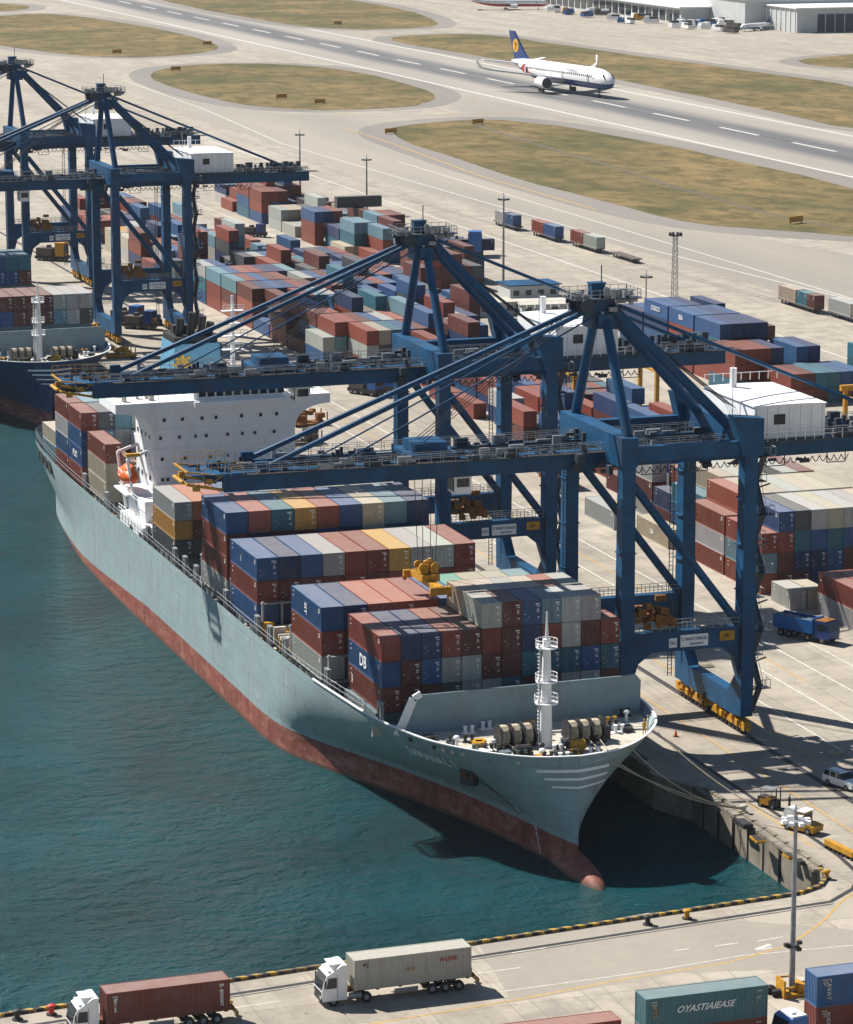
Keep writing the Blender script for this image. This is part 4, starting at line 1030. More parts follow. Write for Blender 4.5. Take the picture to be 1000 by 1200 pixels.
    for k in range(14): q.box(rr.uniform(-3.4, 3.6), rr.uniform(-2.4, 2.4), AZ_ + rr.uniform(-.9, .9), rr.uniform(.2, 1.2), rr.uniform(.2, .8), rr.uniform(.2, .8))
    tag(B(q, 'platform_railing', 'grey', hp), kind='stuff')
    q = MB(); q.box(-.4, 0, AZ_ + 1.9, 1.7, 1.3, 1.5); q.box(-.4, 0, AZ_ + 2.75, 1.9, 1.5, .15); q.tube((.2, 0, AZ_ + 2.7), (.2, 0, AZ_ + 4.8), .07, 5)
    B(q, 'hoist_housing', 'crane')
    for s in (-2.4, -1.2, 1.2, 2.4):
        q = MB(); q.tube((-2.4, s - .12, AZ_ + .4), (-2.4, s + .12, AZ_ + .4), .9, 14); B(q, 'sheave', 'crane_dark')
    q = MB()
    for s in (-1.4, -.5, .5, 1.4): q.tube((-2.6, s, AZ_), (-24, s, TZ + 1.6), .05, 4, caps=False); q.tube((.5, s, AZ_), (18, s, TZ + 4), .05, 4, caps=False)
    B(q, 'hoist_rope', 'dark')
    # machinery house
    X0, X1, Y0, Y1, Z0, Z1 = 16.9, 26.0, -7.0, 8.0, TZ + 1.9, TZ + 5.9
    q = MB(); q.b2(X0, X1, Y0, Y1, Z0, Z1); mh = B(q, 'machinery_house', 'white')
    prof = [(X0 - .15 + (X1 - X0 + .3) * t / 8, Z1 + .1 * math.sin(math.pi * t / 8)) for t in range(9)]
    q = MB(); q.extr([(X0 - .15, Z1 - .12)] + prof + [(X1 + .15, Z1 - .12)], 'y', Y0 - .15, Y1 + .15); B(q, 'house_roof', 'white_clean', mh)
    for k in range(7):
        q = MB(); q.b2(X0 + .2 + k * 1.42, X0 + .24 + k * 1.42, Y0 - .04, Y0, Z0 + .2, Z1 - .1); B(q, 'cladding_seam', 'shed_grey', mh)
    q = MB(); q.b2(X0 + 2.5, X0 + 3.9, Y0 - .1, Y0, Z0 + 1.7, Z0 + 2.9); B(q, 'louvre', 'dark', mh)
    q = MB(); q.b2(X0 - .1, X0, Y0 + 2, Y0 + 3, Z0 + .1, Z0 + 2.2); B(q, 'house_door', 'grey', mh)
    q = MB(); q.b2(X0 - 1.3, X1 + 1.0, Y0 - 1.3, Y1 + 1, Z0 - .3, Z0 - .05); B(q, 'house_platform', 'crane_dark')
    q = MB()
    for k in range(11): q.box(X0 - 1.2 + k * 1.2, Y0 - 1.2, Z0 + .5, .07, .07, 1.1); q.box(X0 - 1.2, Y0 - 1.2 + k * 1.5, Z0 + .5, .07, .07, 1.1)
    for z_ in (Z0 + .5, Z0 + 1.0): q.b2(X0 - 1.2, X1 + .9, Y0 - 1.23, Y0 - 1.17, z_, z_ + .06); q.b2(X0 - 1.23, X0 - 1.17, Y0 - 1.2, Y1, z_, z_ + .06)
    for k in range(9): q.box(X0 + .1 + k * 1.2, Y1 - .1, Z1 + 1.0, .06, .06, 1)
    q.b2(X0, X1, Y1 - .13, Y1 - .07, Z1 + 1.4, Z1 + 1.46); q.tube((X0 - .6, Y0 + 5, Z0), (X0 - .6, Y0 + 5, Z1 + 4), .07, 5); q.tube((X0 + 3, Y1 - 2, Z1), (X0 + 3, Y1 - 2, Z1 + 2.4), .45, 8)
    tag(B(q, 'house_railing', 'white'), kind='stuff')
    q = MB(); rr = random.Random(21)
    for k in range(40): h = rr.uniform(.3, 1.6); q.box(rr.uniform(29.5, 43), rr.uniform(-4, 4), TZ + 1.3 + h / 2, rr.uniform(.3, 1.5), rr.uniform(.3, 1.2), h)
    tag(B(q, 'rear_equipment', 'crane_dark'), kind='stuff')
    # stair tower on the landward near leg
    q = MB(); q2 = MB(); sx = GX + 1.35
    for k in range(9):
        z0 = 2.0 + k * 3.5; a, b = (-HY - .4, -HY + 2.0) if k % 2 else (-HY + 2.0, -HY - .4)
        q.b2(sx, sx + 1.7, b - .7, b + .7, z0 + 3.45, z0 + 3.52)
        q.beam((sx + .5, a, z0), (sx + .5, b, z0 + 3.5), .8, .12)
        for s in (sx + .1, sx + .9):
            q2.tube((s, a, z0 + 1), (s, b, z0 + 4.5), .04, 4); q2.tube((s, a, z0), (s, a, z0 + 1.1), .04, 4)
        for s, t in ((sx + 1.65, b - .65), (sx + 1.65, b + .65), (sx + .9, b - .65)): q2.tube((s, t, z0 + 3.5), (s, t, z0 + 4.6), .04, 4)
        q2.tube((sx + 1.65, b - .65, z0 + 4.55), (sx + 1.65, b + .65, z0 + 4.55), .04, 4); q2.tube((sx, b - .65, z0 + 4.55), (sx + 1.65, b - .65, z0 + 4.55), .04, 4)
        q.beam((GX + .8, -HY, z0 + 3.0), (sx + 1.6, -HY + (.3 if k % 2 else 1), z0 + 3.45), .15, .15)
    st = B(q, 'stair_tower', 'crane_dark'); tag(B(q2, 'stair_handrail', 'grey', st, fix=False), kind='stuff')
    q = MB()
    for x_, y_ in ((GX - 1.2, HY), (0.2, HY)):
        for s in (-.25, .25): q.tube((x_ - 1.2 + s, y_ - 1.2, 3), (x_ - 1.2 + s, y_ - 1.2, TZ), .06, 4)
        for k in range(56): q.tube((x_ - 1.45, y_ - 1.2, 3.4 + k * .52), (x_ - .95, y_ - 1.2, 3.4 + k * .52), .035, 4, caps=False)
    tag(B(q, 'leg_ladder', 'crane_dark', fix=False), kind='stuff')
    # yellow hoist machinery parked on the portal
    q = MB(); rr = random.Random(31)
    for k in range(30): q.box(1.2 + rr.uniform(.2, 4.6), -HY + rr.uniform(-.9, 1.5), 14.0 + rr.uniform(0, 3.0) * (1 - abs(k % 5 - 2) * .15), rr.uniform(.4, 1.3), rr.uniform(.4, 1.2), rr.uniform(.3, 1.1), rz=rr.uniform(-.4, .4))
    for k in range(6): q.tube((1.6 + k * .75, -HY - .9, 14.3 + rr.uniform(0, 1.6)), (2.0 + k * .7, -HY + .9, 14.5 + rr.uniform(0, 2)), .3, 8)
    tag(B(q, 'parked_machinery', 'orange_rust', fix=False), kind='stuff')
    q = MB(); rr = random.Random(41)
    for k in range(30):
        x = 2 + k * .95; pts_ = [(x + .95 * i / 5, -4.3, TZ - 1.0 - .7 * math.sin(math.pi * i / 5)) for i in range(6)]; q.path(pts_, .06, 4)
    for k in range(34): q.box(rr.uniform(2, 30), rr.uniform(-4.6, 4.6), TZ - rr.uniform(.9, 2.2), rr.uniform(.2, 1.6), rr.uniform(.1, .6), rr.uniform(.15, .7))
    for x in (6, 12, 22, 30): q.box(x, -2, TZ - 2.4, 2.4, .1, .1); q.box(x - 1.2, -2, TZ - 1.7, .1, .1, 1.5); q.box(x + 1.2, -2, TZ - 1.7, .1, .1, 1.5)
    tag(B(q, 'festoon_cables', 'crane_dark', fix=False), kind='stuff')
    # trolley and cab under the girders
    q = MB(); q.b2(-24.5, -18.5, -3.3, 3.3, TZ + 1.35, TZ + 1.9); q.b2(-23.5, -19.5, -2.2, 2.2, TZ + 1.9, TZ + 3.0); tr = B(q, 'trolley', 'crane')
    q = MB(); q.b2(-18.3, -16.2, -1.2, 1.2, TZ - 3.4, TZ - 1.1); cb = B(q, 'operator_cab', 'white', tr)
    q = MB(); q.b2(-18.4, -18.3, -1.0, 1.0, TZ - 3.1, TZ - 1.6); q.b2(-18.0, -16.5, -1.28, -1.2, TZ - 2.6, TZ - 1.6); B(q, 'cab_window', 'glass', tr)
    return root
CR = make_crane('nearest blue gantry crane, its boom reaching over the middle of the grey ship')
for (x, y), lb_ in (((139.9, 415), 'second nearest blue gantry crane, its boom crossing in front of the white ship bridge'),
                    ((154.3, 665), 'blue gantry crane beyond the grey ship, its white machinery house near the yard lamps'),
                    ((153.5, 752), 'farthest blue gantry crane, partly cut off by the left edge')):
    c = copy_tree(CR); c.location = (x, y, 0); c['label'] = lb_
# spreader hanging from the near crane
sp = thing('container_spreader', 'yellow container spreader hanging on ropes above the ship stacks', 'spreader', (118.6, 350, 18.6), RD(0))
q = MB(); q.b2(-1.1, 1.1, -1.6, 1.6, 0.9, 1.7); q.b2(-.5, .5, -4.9, 4.9, .35, 1.0)
for s in (-1, 1): q.b2(-1.25, 1.25, s * 4.9 - .25, s * 4.9 + .25, .1, 1.0)
q.build('spreader_frame', 'yellow', sp)
q = MB(); 
for s in (-1, 1):
    q.box(s * .6, 0, 2.0, .9, 2.2, .5)
    for t in (-.9, .9): q.tube((s * .75, t - .12, 2.5), (s * .75, t + .12, 2.5), .5, 12)
q.box(0, 0, 2.3, .6, 1.2, .9); q.tube((-.3, .2, 2.8), (.5, -.4, 3.3), .25, 8); q.build('head_block', 'yellow', sp)
for s in (-1, 1):
    for t in (-1, 1):
        q = MB(); q.box(s * 1.1, t * 4.9, .1, .4, .4, .5); q.build('twistlock_housing', 'orange_rust', sp)
        q = MB(); q.tube((s * .75, t * .9, 2.6), (s * 1.1, t * 1.6, 16.1), .045, 4); q.build('hoist_rope', 'dark', sp)
q = MB(); q.tube((0, 2.4, .7), (0, 4.2, .7), .3, 8); q.tube((0, -2.4, .7), (0, -4.2, .7), .3, 8); q.build('hydraulic_unit', 'orange_rust', sp)
# ------------------------------------------------------------------ container yard
yard = []   # (depth, x, y, t, code, L, rot, label)
def pick(rr, pal): return rr.choice(pal)
PAL = 'rrrrrmmmmbbbbnnnnttlwwds'
def yblock(x0, rows, name, pal=PAL, pitch=2.54, seed=1):
    rr = random.Random(seed); H = {}; C = {}
    for k, (y, hs, *ov) in enumerate(rows):
        for i, ch in enumerate(hs):
            h = 0 if ch in '. ' else int(ch); u = rr.random()
            if not (ov and i < len(ov[0]) and ov[0][i]) and h: h = 0 if u < .05 else max(1, h - 1) if u < .32 else min(4, h + 1) if u > .86 else h
            H[(i, k)] = h
            for t in range(h):
                C[(i, k, t)] = rr.choice(pal)
            if ov and i < len(ov[0]) and ov[0][i]:
                for t, c in enumerate(ov[0][i][:h]): C[(i, k, t)] = c
    for (i, k), h in H.items():
        y = rows[k][0]
        for t in range(h):
            near = k > 0 and abs(rows[k - 1][0] - y) < 15
            fh = H.get((i, k - 1), 0) if near else 0
            if not (t == h - 1 or H.get((i - 1, k), 0) <= t or fh <= t): continue
            tn = 'top' if t == h - 1 else ['bottom', 'second', 'third', 'fourth', 'fifth'][t]
            lab = '%s container, %s tier, %s inland, %s row of %s' % (COLS[C[(i, k, t)]][1], tn, ordw(min(i, 19)), ordw(min(k, 19)), name)
            yard.append((y + (x0 + i * pitch) * .3 - t * 4, x0 + (i + .5) * pitch, y + CL / 2, t, C[(i, k, t)], CL, 0, lab))
yblock(189.6, [(380.8, '2222', ['wr', 'ws', 'wr', 'rw'])], 'the truckside block', seed=3)
yblock(186.8, [(405.5, '34444444', ['rlr', 'mmrb', 'mntd', 'nnbw', 'bbtc', 'rmbw', 'bnrw', 'mbrc']), (418.5, '34444444', ['rwr', 'brms', 'nrbc', 'rbmc', 'wrcw', 'brwc', 'rmnc', 'brwc']), (431.5, '.3444344', [None, 'nbt', 'mrbc', 'brww', 'rbmc']),
               (444.5, '...333233', [None] * 3 + ['rns', 'brw', 'mrc']), (457.5, '..22333232'), (470.5, '..2123222')], 'stacks past the truck', seed=12)
yblock(195.0, [(484, '.212232122'), (497, '1221232212'), (510, '.21.1221221'), (523, '112212.2221'), (536, '.2221221222'), (549, '122122.2122'), (562, '1.212232221'), (575, '.1222122322'), (588, '.12233222232')], 'the broken rows inland', pal='rrrrmmbbbnnwtds', seed=22)
yblock(186.5, [(602, '..33333323332', [None, None, 'rwr', 'rdc', 'bnt', 'mrb']), (615, '23333333223332', ['bwm', 'rlr', 'tbr']), (628, '133332333233323', ['m', 'wlm', 'mbr']), (641, '2333233332333223', ['rm', 'tmr', 'rwb']), (654, '13233333233223332', ['b']), (667, '3332332333332333', ['rsm', 'mrn', 'tbb']), (680, '33333323333333333', ['sml', 'mnr', 'rmb']), (693, '33333333333333332', ['rrl', 'nmb', 'mbs', 'mrr', 'bnn', 'nbn', 'wml']), (706, '3323333333333232', ['btw']), (719, '222333333333333')], 'the main yard block', seed=31)
yblock(187.5, [(732, '2322122232222'), (745, '122322321222221'), (758, '2222212232222'), (771, '322222222222', ['nrm', 'wr', 'cr']), (784, '232233222222', ['wc', 'cow']), (797, '2222322322', ['cc', 'oy', 'ww']), (823, '22222322', ['br', 'rr', 'bs']), (836, '22222233', ['rr', 'bs']), (849, '2333333', ['nb', 'bbr'])], 'the far crane yard', seed=44)
yblock(255.9, [(544, '222222', ['rr', 'rm', 'mt', 'tt', 'rb'])], 'the far right group', seed=50)
yblock(250.3, [(557, '3333133', ['trr', 'mrr', 'rmr', 'bnn', 'n']), (570, '.4444222', [None, 'rrtb', 'tmnn', 'nbnn', 'nrnn']), (583, '.4444322', [None, 'rrrb', 'mnnb', 'rbnn', 'bnnb']), (596, '.4443322', [None, 'rbnb', 'nbnb', 'bbnn']), (609, '.333222', [None, 'bnn', 'nbb'])], 'the tall blue stack', seed=51, pal='nnbbbrm')
yblock(241.0, [(708, '33322', ['rmr', 'mmr', 'drm', 'dmd', 'mdr']), (721, '2333222'), (734, '..23222'), (760, '.1322', [None, 'r', 'trl', 'bnn', 'mbt'])], 'the dark central group', seed=60, pal='mmrdrntb')
yblock(240.6, [(774, '1332231', ['c', 'ctl', 'ndl', 'ndt', 'tnd', 'rsm', 'n']), (787, '.2322332', [None, 'tn']), (800, '33322331', ['rrb', 'rrn', 'mnr', 'tnn']), (818, '11222322', ['w', 'w', 'dd', 'dc']), (831, '22223211', ['ww', 'wc', 'dc', 'rd']), (850, '3332222', ['brr', 'nbr', 'nnm', 'mnr']), (863, '3332332', ['tbr', 'bnm']), (880, '1222212', ['r', 'rr', 'nt', 'lw']), (896, '.2231', [None, 'wn', 'nt'])], 'the farthest lamp group', seed=70, pal='rmrnbdwtlc')
# odd short and loose boxes, given singly
LOOSE = [(187.9, 398.5, 0, 'w', 6.06, 0, 'light grey short container standing directly behind the dump truck'), (190.6, 398.5, 0, 'c', 6.06, 0, 'cream short container beside the light grey one behind the dump truck'),
 (187.2, 443, 0, 'c', CL, 0, 'cream container alone on the apron seen through the near crane legs'), (184.6, 458, 0, 'w', CL, 0, 'light grey container lying on the apron behind the lone cream one'),
 (192.5, 449, 0, 'm', CL, 0, 'dark maroon container at the bottom next to the lone cream one'), (192.5, 449, 1, 'n', CL, 0, 'navy blue container on the maroon one next to the lone cream one'),
 (188.6, 489, 0, 'r', CL, 0, 'brick red container on the apron between the two near cranes'), (189.4, 503, 0, 'b', CL, 0, 'blue container on the apron between the two near cranes'),
 (254.6, 807, 3, 'd', CL, 90, 'long dark container lying across the far stacks'), (268, 783, 0, 'm', CL, 90, 'long maroon container lying across the far stacks'), (270, 838, 0, 'm', CL, 90, 'maroon container turned sideways beneath the yard lamp'), (268, 884, 0, 'd', 6.06, 0, 'small grey container standing alone by the yard lamp'),
 (268, 871, 0, 'm', CL, 90, 'dark container turned sideways under the crane tail'), (276, 553, 0, 't', CL, 0, 'teal container at the bottom by the right edge'), (276, 553, 1, 't', CL, 0, 'teal container stacked by the right edge'), (276, 553, 2, 't', CL, 0, 'topmost teal container by the right edge')]
for x, y, t, c, L, rz, lab in LOOSE: yard.append((y + x * .3 - 60, x, y, t, c, L, rz, lab))
yard.sort(key=lambda r: r[0])
n_ind = max(0, 290 - NC[0] - 12)
G3 = 'containers stacked in the yard'
rest = Stuff()
for k, (d_, x, y, t, c, L, rz, lab) in enumerate(yard):
    if k < n_ind:
        container(x, y, t * 2.92, c, lab, G3, L, 2.46 / CW, 1.0, RD(rz), detail=d_ < 520)
    else:
        sx_, sy_ = (2.46, L) if rz == 0 else (L, 2.46); rest.add(x, y, t * 2.92, sx_, sy_, 2.9, c)
rest.build('yard_containers', 'far rows of stacked containers in many colours behind the cranes', 'containers')
print('yard', len(yard), 'ship', NC[0])
print_on(204, 411, 9, 'ANL', 1.1, shear=.2); print_on(190, 443, 0, 'CAI', .9); 
for (x, y, z, tx) in ((254, 589, 8.8, 'SEA'), (254, 576, 5.9, 'CMA'), (254, 602, 8.8, 'COSCO')):
    letter(tx, 1.3, (252.75, y, z + 1.5), (0, -1, 0), (0, 0, 1), 'white_clean', find(x, y, z) if False else None).name = 'container_lettering' if False else 'lettering'
for o in [o for o in COL.objects if o.name.startswith('lettering') and o.parent is None]:
    c = find(254, o.bound_box[0][1] + 3, 8.8); mw = Matrix.Translation(c.location) @ Matrix.Diagonal((*c.scale, 1)); o.parent = c; o.matrix_parent_inverse = mw.inverted()

# ------------------------------------------------------------------ trains of flat wagons
def wagon(x, y, L, loads, k, side):
    t = thing('flat_wagon', 'rusty flat wagon, %s' % k, 'rail wagon', (x, y, 0), 0, 'flat wagons on the apron siding')
    q = MB(); q.b2(-1.3, 1.3, -L / 2, L / 2, .95, 1.2); q.b2(-.3, .3, -L / 2 - .6, L / 2 + .6, .7, 1.0); q.build('deck', 'cargo_grey', t)
    for yy in (-L / 2 + 1.6, -L / 2 + 3.4, L / 2 - 3.4, L / 2 - 1.6):
        for s in (-.85, .85): q = MB(); q.tube((s - .08, yy, .45), (s + .08, yy, .45), .45, 10); q.build('wheel', 'dark', t)
    for off, LL, c, lab in loads: container(x, y + off, 1.22, c, lab, 'containers loaded on flat wagons', LL, 1.0, 1.0, detail=False)
wag = [((301.2, 820.5), 17, [(4, 6.06, 'w', 'light grey short container on the leftmost wagon'), (-4, 6.06, 'b', 'blue short container on the leftmost wagon')], 'leftmost, under a grey and a blue container'),
       ((302.8, 795), 18, [(4.3, 8.5, 'r', 'brick red container on the second wagon from the left'), (-4.6, 8.5, 'b', 'blue container on the second wagon from the left')], 'second from the left, under a red and a blue container'),
       ((304.6, 771), 18, [(4.6, 8.5, 'r', 'brick red container on the third wagon, beside the open gap'), (-4.8, 9, 'w', 'weathered grey container on the third wagon')], 'third from the left, under a red and a grey container'),
       ((306, 748), 15, [], 'empty, at the right end of the left train'),
       ((311.5, 658), 19, [(4.8, 9, 'c', 'weathered cream container on the wagon nearest the left of the right train'), (-3, 5, 't', 'teal short container on the right train'), (-7.6, 4, 'm', 'rusty maroon short box on the right train')], 'carrying cream, teal and rusty boxes near the right edge'),
       ((313.4, 636), 19, [(3.8, 11, 'w', 'pale grey container on the rightmost wagon'), (-6, 6.06, 'c', 'cream short container on the rightmost wagon')], 'rightmost, partly cut off by the frame')]
for i, ((x, y), L, loads, k) in enumerate(wag): wagon(x, y, L, loads, k, i)
q = MB()
for x in (300.6, 302.2): strip(q, [(x - .8 + (y - 830) * -.0667, y) for y in (620, 900)], .12, .03)
struct('siding_rails', q, 'dark')

# ------------------------------------------------------------------ vehicles
rr = random.Random(91)
for k, (x, y) in enumerate(((147.5, 334), (160.8, 322), (161.5, 329), (165.5, 352), (147.0, 342), (163.5, 371), (176, 398), (160, 436), (166, 455), (172, 470), (186, 350), (151.5, 296), (148.5, 318.5), (158.5, 300))):
    kind = k % 3
    if kind == 0: continue
    if kind == 0:
        t = thing('lashing_bin', 'open steel lashing bin on the quay, %s of the quay bins counted from the bow' % ordw(k // 3), 'bin', (x, y, 0), rr.uniform(-.3, .3), 'lashing bins on the quay')
        for s in (-1, 1): q = MB(); q.b2(s * 1.1 - .04, s * 1.1 + .04, -.6, .6, .1, 1.1); q.build('side', 'yellow', t)
        for s in (-1, 1): q = MB(); q.b2(-1.1, 1.1, s * .6 - .03, s * .6 + .03, .1, 1.0); q.build('side', 'yellow', t)
        q = MB(); q.b2(-1.1, 1.1, -.6, .6, .08, .3); q.build('bottom', 'cargo_grey', t)
        q = MB(); [q.tube((-1 + rr.uniform(0, .2), -.4 + j * .12, .9), (1, -.3 + j * .1, .95 + rr.uniform(0, .2)), .05, 5) for j in range(6)]; tag(q.build('lashing_rods', 'dark', t), kind='stuff')
    elif kind == 1:
        t = thing('traffic_cone', 'orange traffic cone on the quay, %s cone counted from the bow' % ordw(k // 3), 'cone', (x, y, 0), 0, 'traffic cones on the quay')
        q = MB(); q.tube((0, 0, .05), (0, 0, .8), .24, 10, 0, .05); q.build('cone', 'orange', t); q = MB(); q.box(0, 0, .04, .55, .55, .08); q.build('foot', 'dark', t)
    else:
        t = thing('wooden_pallet', 'stacked wooden dunnage on the quay, %s dunnage pile counted from the bow' % ordw(k // 3), 'dunnage', (x, y, 0), rr.uniform(-.5, .5), 'dunnage piles on the quay')
        for j in range(6): q = MB(); q.box(rr.uniform(-.1, .1), -.5 + j * .2, .1 + (j % 2) * .12, 1.9, .16, .12); q.build('plank', 'rope', t)
def wheels(root, spots, r=.5, w_=.32):
    for x, y in spots:
        q = MB(); q.tube((x, y - w_ / 2, r), (x, y + w_ / 2, r), r, 14); wh = q.build('wheel', 'black', root)
        q = MB(); q.tube((x, y - w_ / 2 - .02, r), (x, y + w_ / 2 + .02, r), r * .5, 10); q.build('rim', 'grey', wh)
def lorry(loc, rz, label, code, clab, Lc, txt):
    t = thing('articulated_lorry', label, 'truck', loc, rz, 'container lorries on the near quay')
    # local: +x forward (cab), origin under the container centre
    xf = Lc / 2 + .7
    q = MB(); q.extr([(xf, .55), (xf + 2.35, .55), (xf + 2.42, 1.5), (xf + 2.2, 2.4), (xf + 1.9, 3.0), (xf + 1.5, 3.2), (xf + .5, 3.85), (xf, 3.85)], 'y', -1.25, 1.25); cab = q.build('cab', 'white_clean', t)
    q = MB(); q.extr([(xf + 2.44, 1.62), (xf + 2.25, 2.42), (xf + 1.97, 2.98), (xf + 1.9, 2.96), (xf + 2.1, 1.62)], 'y', -1.12, 1.12); q.build('windscreen', 'glass', cab)
    for s in (-1, 1):
        q = MB(); q.extr([(xf + 1.0, 1.75), (xf + 2.0, 1.75), (xf + 1.8, 2.75), (xf + 1.0, 2.75)], 'y', s * 1.24, s * 1.27); q.build('side_window', 'glass', cab)
        q = MB(); q.b2(xf + 2.35, xf + 2.5, s * .95 - .2, s * .95 + .2, .8, 1.05); q.build('headlight', 'offwhite', cab)
        q = MB(); q.b2(xf + 2.1, xf + 2.2, s * 1.45 - .12, s * 1.45 + .12, 1.9, 2.6); q.build('mirror', 'dark', cab)
        q = MB(); q.tube((xf - 1.4, s * 1.0, .75), (xf - .3, s * 1.0, .75), .32, 10); q.build('fuel_tank', 'grey', t)
        q = MB(); q.b2(xf + .9, xf + .94, s * 1.235, s * 1.262, .7, 3.0); q.build('door_line', 'dark', cab)
    q = MB(); q.b2(xf + 2.3, xf + 2.46, -1.0, 1.0, .5, 1.45); q.build('grille', 'dark', cab)
    q = MB(); q.b2(xf + .3, xf + 1.5, -.9, .9, 3.84, 3.92); q.b2(xf + 1.5, xf + 1.75, -1, 1, 3.25, 3.4); q.build('roof_spoiler', 'white_clean', cab)
    q = MB(); q.b2(-Lc / 2 - .6, xf + .4, -.42, .42, .9, 1.2); 
    for k in range(6): q.b2(-Lc / 2 + .2 + k * Lc / 5.2, -Lc / 2 + .5 + k * Lc / 5.2, -1.2, 1.2, 1.1, 1.25)
    q.build('chassis', 'orange_rust', t)
    q = MB(); q.b2(-Lc / 2 - .8, -Lc / 2 - .6, -1.2, 1.2, .6, .95); q.b2(-Lc / 2 - .82, -Lc / 2 - .62, -1.2, -.8, 1.0, 1.3); q.build('rear_bumper', 'yellow', t)
    for s in (-1, 1): q = MB(); q.b2(-.5, 1.8, s * 1.1 - .04, s * 1.1 + .04, .5, .95); q.build('side_guard', 'grey', t)
    sp_ = []
    for s in (-1, 1): sp_ += [(xf + 1.3, s * 1.05), (xf - 1.9, s * 1.0), (-Lc / 2 + 1.2, s * 1.05), (-Lc / 2 + 2.5, s * 1.05), (-Lc / 2 + 3.8, s * 1.05)]
    wheels(t, sp_)
    c = container(loc[0], loc[1], 1.27, code, clab, 'containers on lorries', Lc, 1.0, 1.0, rz + RD(90), blank=True)
    return c
c1 = lorry((89.8, 270.1, 0), RD(180 + 1), 'white lorry hauling a light grey container along the striped quay edge', 'w', 'light grey container with small red print on the middle lorry', 11.4, '')
c1.color = (.50, .49, .43, 1)
c2 = lorry((66.4, 268.9, 0), RD(180 + 1), 'white lorry hauling a brown container at the bottom left corner', 'r', 'brown container with white print on the bottom left lorry', 11.4, '')
c2.color = (.20, .052, .036, 1)
def print_s(c, txt, size, dx, dz, mat='white_clean', shear=0, vertical=False, face=1):
    # print on the long side facing the viewer (container turned by 90 degrees: local +x or -x face)
    s = c.scale; vs, fs = text_mb(txt, size, shear=shear); mb = MB(); W2 = (CW / 2 + .03) * face
    for v in vs:
        if vertical: mb.v.append((W2 + v.z * face, (v.y * face + dx) / s.y, CH / 2 - v.x + dz))
        else: mb.v.append((W2 + v.z * face, (v.x * face + dx) / s.y, CH / 2 + v.y + dz))
    mb.f = fs; mb.m = [0] * len(fs); mb.build('lettering', mat, c, fix=False)
FACE1 = 1
print_s(c1, 'K-LINE', .55, 3.4 * 1, .55, 'red', .2, face=FACE1); print_s(c1, 'CZ 45', .35, -.3, 0, 'yellow', face=FACE1); print_s(c1, '4 J', .5, -4.6, .9, 'dark', face=FACE1)
print_s(c2, '7L 8000007', .45, 4.9, .1, vertical=True, face=FACE1); print_s(c2, 'TRIU 445', .35, -4.9, .3, vertical=True, face=FACE1)
# containers at the bottom edge of the photo (long side towards the viewer)
G4 = 'containers standing near the bottom edge'
def fg(x0, x1, y, t, code, lab, col=None):
    c = container((x0 + x1) / 2, y, t * 2.9, code, lab, G4, x1 - x0, 1.0, 1.0, RD(-90), blank=True)
    if col: c.color = (*col, 1)
    return c
a = fg(103.7, 115.3, 248.1, 1, 't', 'grey teal container with white slanted lettering on a brown one at the bottom edge', (.07, .20, .24))
fg(103.7, 115.3, 248.1, 0, 'r', 'brown container under the grey teal one at the bottom edge')
b = fg(120.2, 131.8, 248.5, 1, 'b', 'blue container with white lettering in the bottom right corner', (.022, .12, .30))
b2_ = fg(120.2, 131.8, 248.5, 0, 'r', 'brown container under the blue one in the bottom right corner')
fg(92.0, 102.8, 251.4, 0, 'r', 'salmon roofed container at the bottom edge left of the teal one', (.30, .085, .06))
print_s(a, 'OYASTIAIEASE', .85, -.2, .15, 'white', .45, face=1); print_s(a, '4112', .5, -4.9, .2, 'marking_yellow', vertical=True, face=1); print_s(a, ': .', .5, 4.9, .2, 'white', vertical=True, face=1)
print_s(b, 'CAVAY', .62, -4.6, .2, 'marking_white', vertical=True, face=1); print_s(b2_, 'RUDIU', .5, -4.6, .2, 'marking_white', vertical=True, face=1)
t = thing('blue_lorry_cab', 'blue lorry cab with a white roof between the two container stacks at the bottom', 'truck', (117.2, 246.2, 0), RD(190))
q = MB(); q.extr([(-1.1, .5), (1.2, .5), (1.25, 1.6), (.9, 2.9), (.5, 3.1), (-1.1, 3.1)], 'y', -1.2, 1.2); cb = q.build('cab', 'truckblue', t)
q = MB(); q.b2(-1.0, .5, -1.05, 1.05, 3.1, 3.22); q.b2(-.3, .2, -.5, .5, 3.22, 3.4); q.build('roof_panel', 'white', cb)
q = MB(); q.extr([(1.28, 1.7), (.95, 2.85), (.88, 2.85), (1.15, 1.7)], 'y', -1.05, 1.05); q.build('windscreen', 'glass', cb)
wheels(t, [(.5, -1.05), (.5, 1.05)])
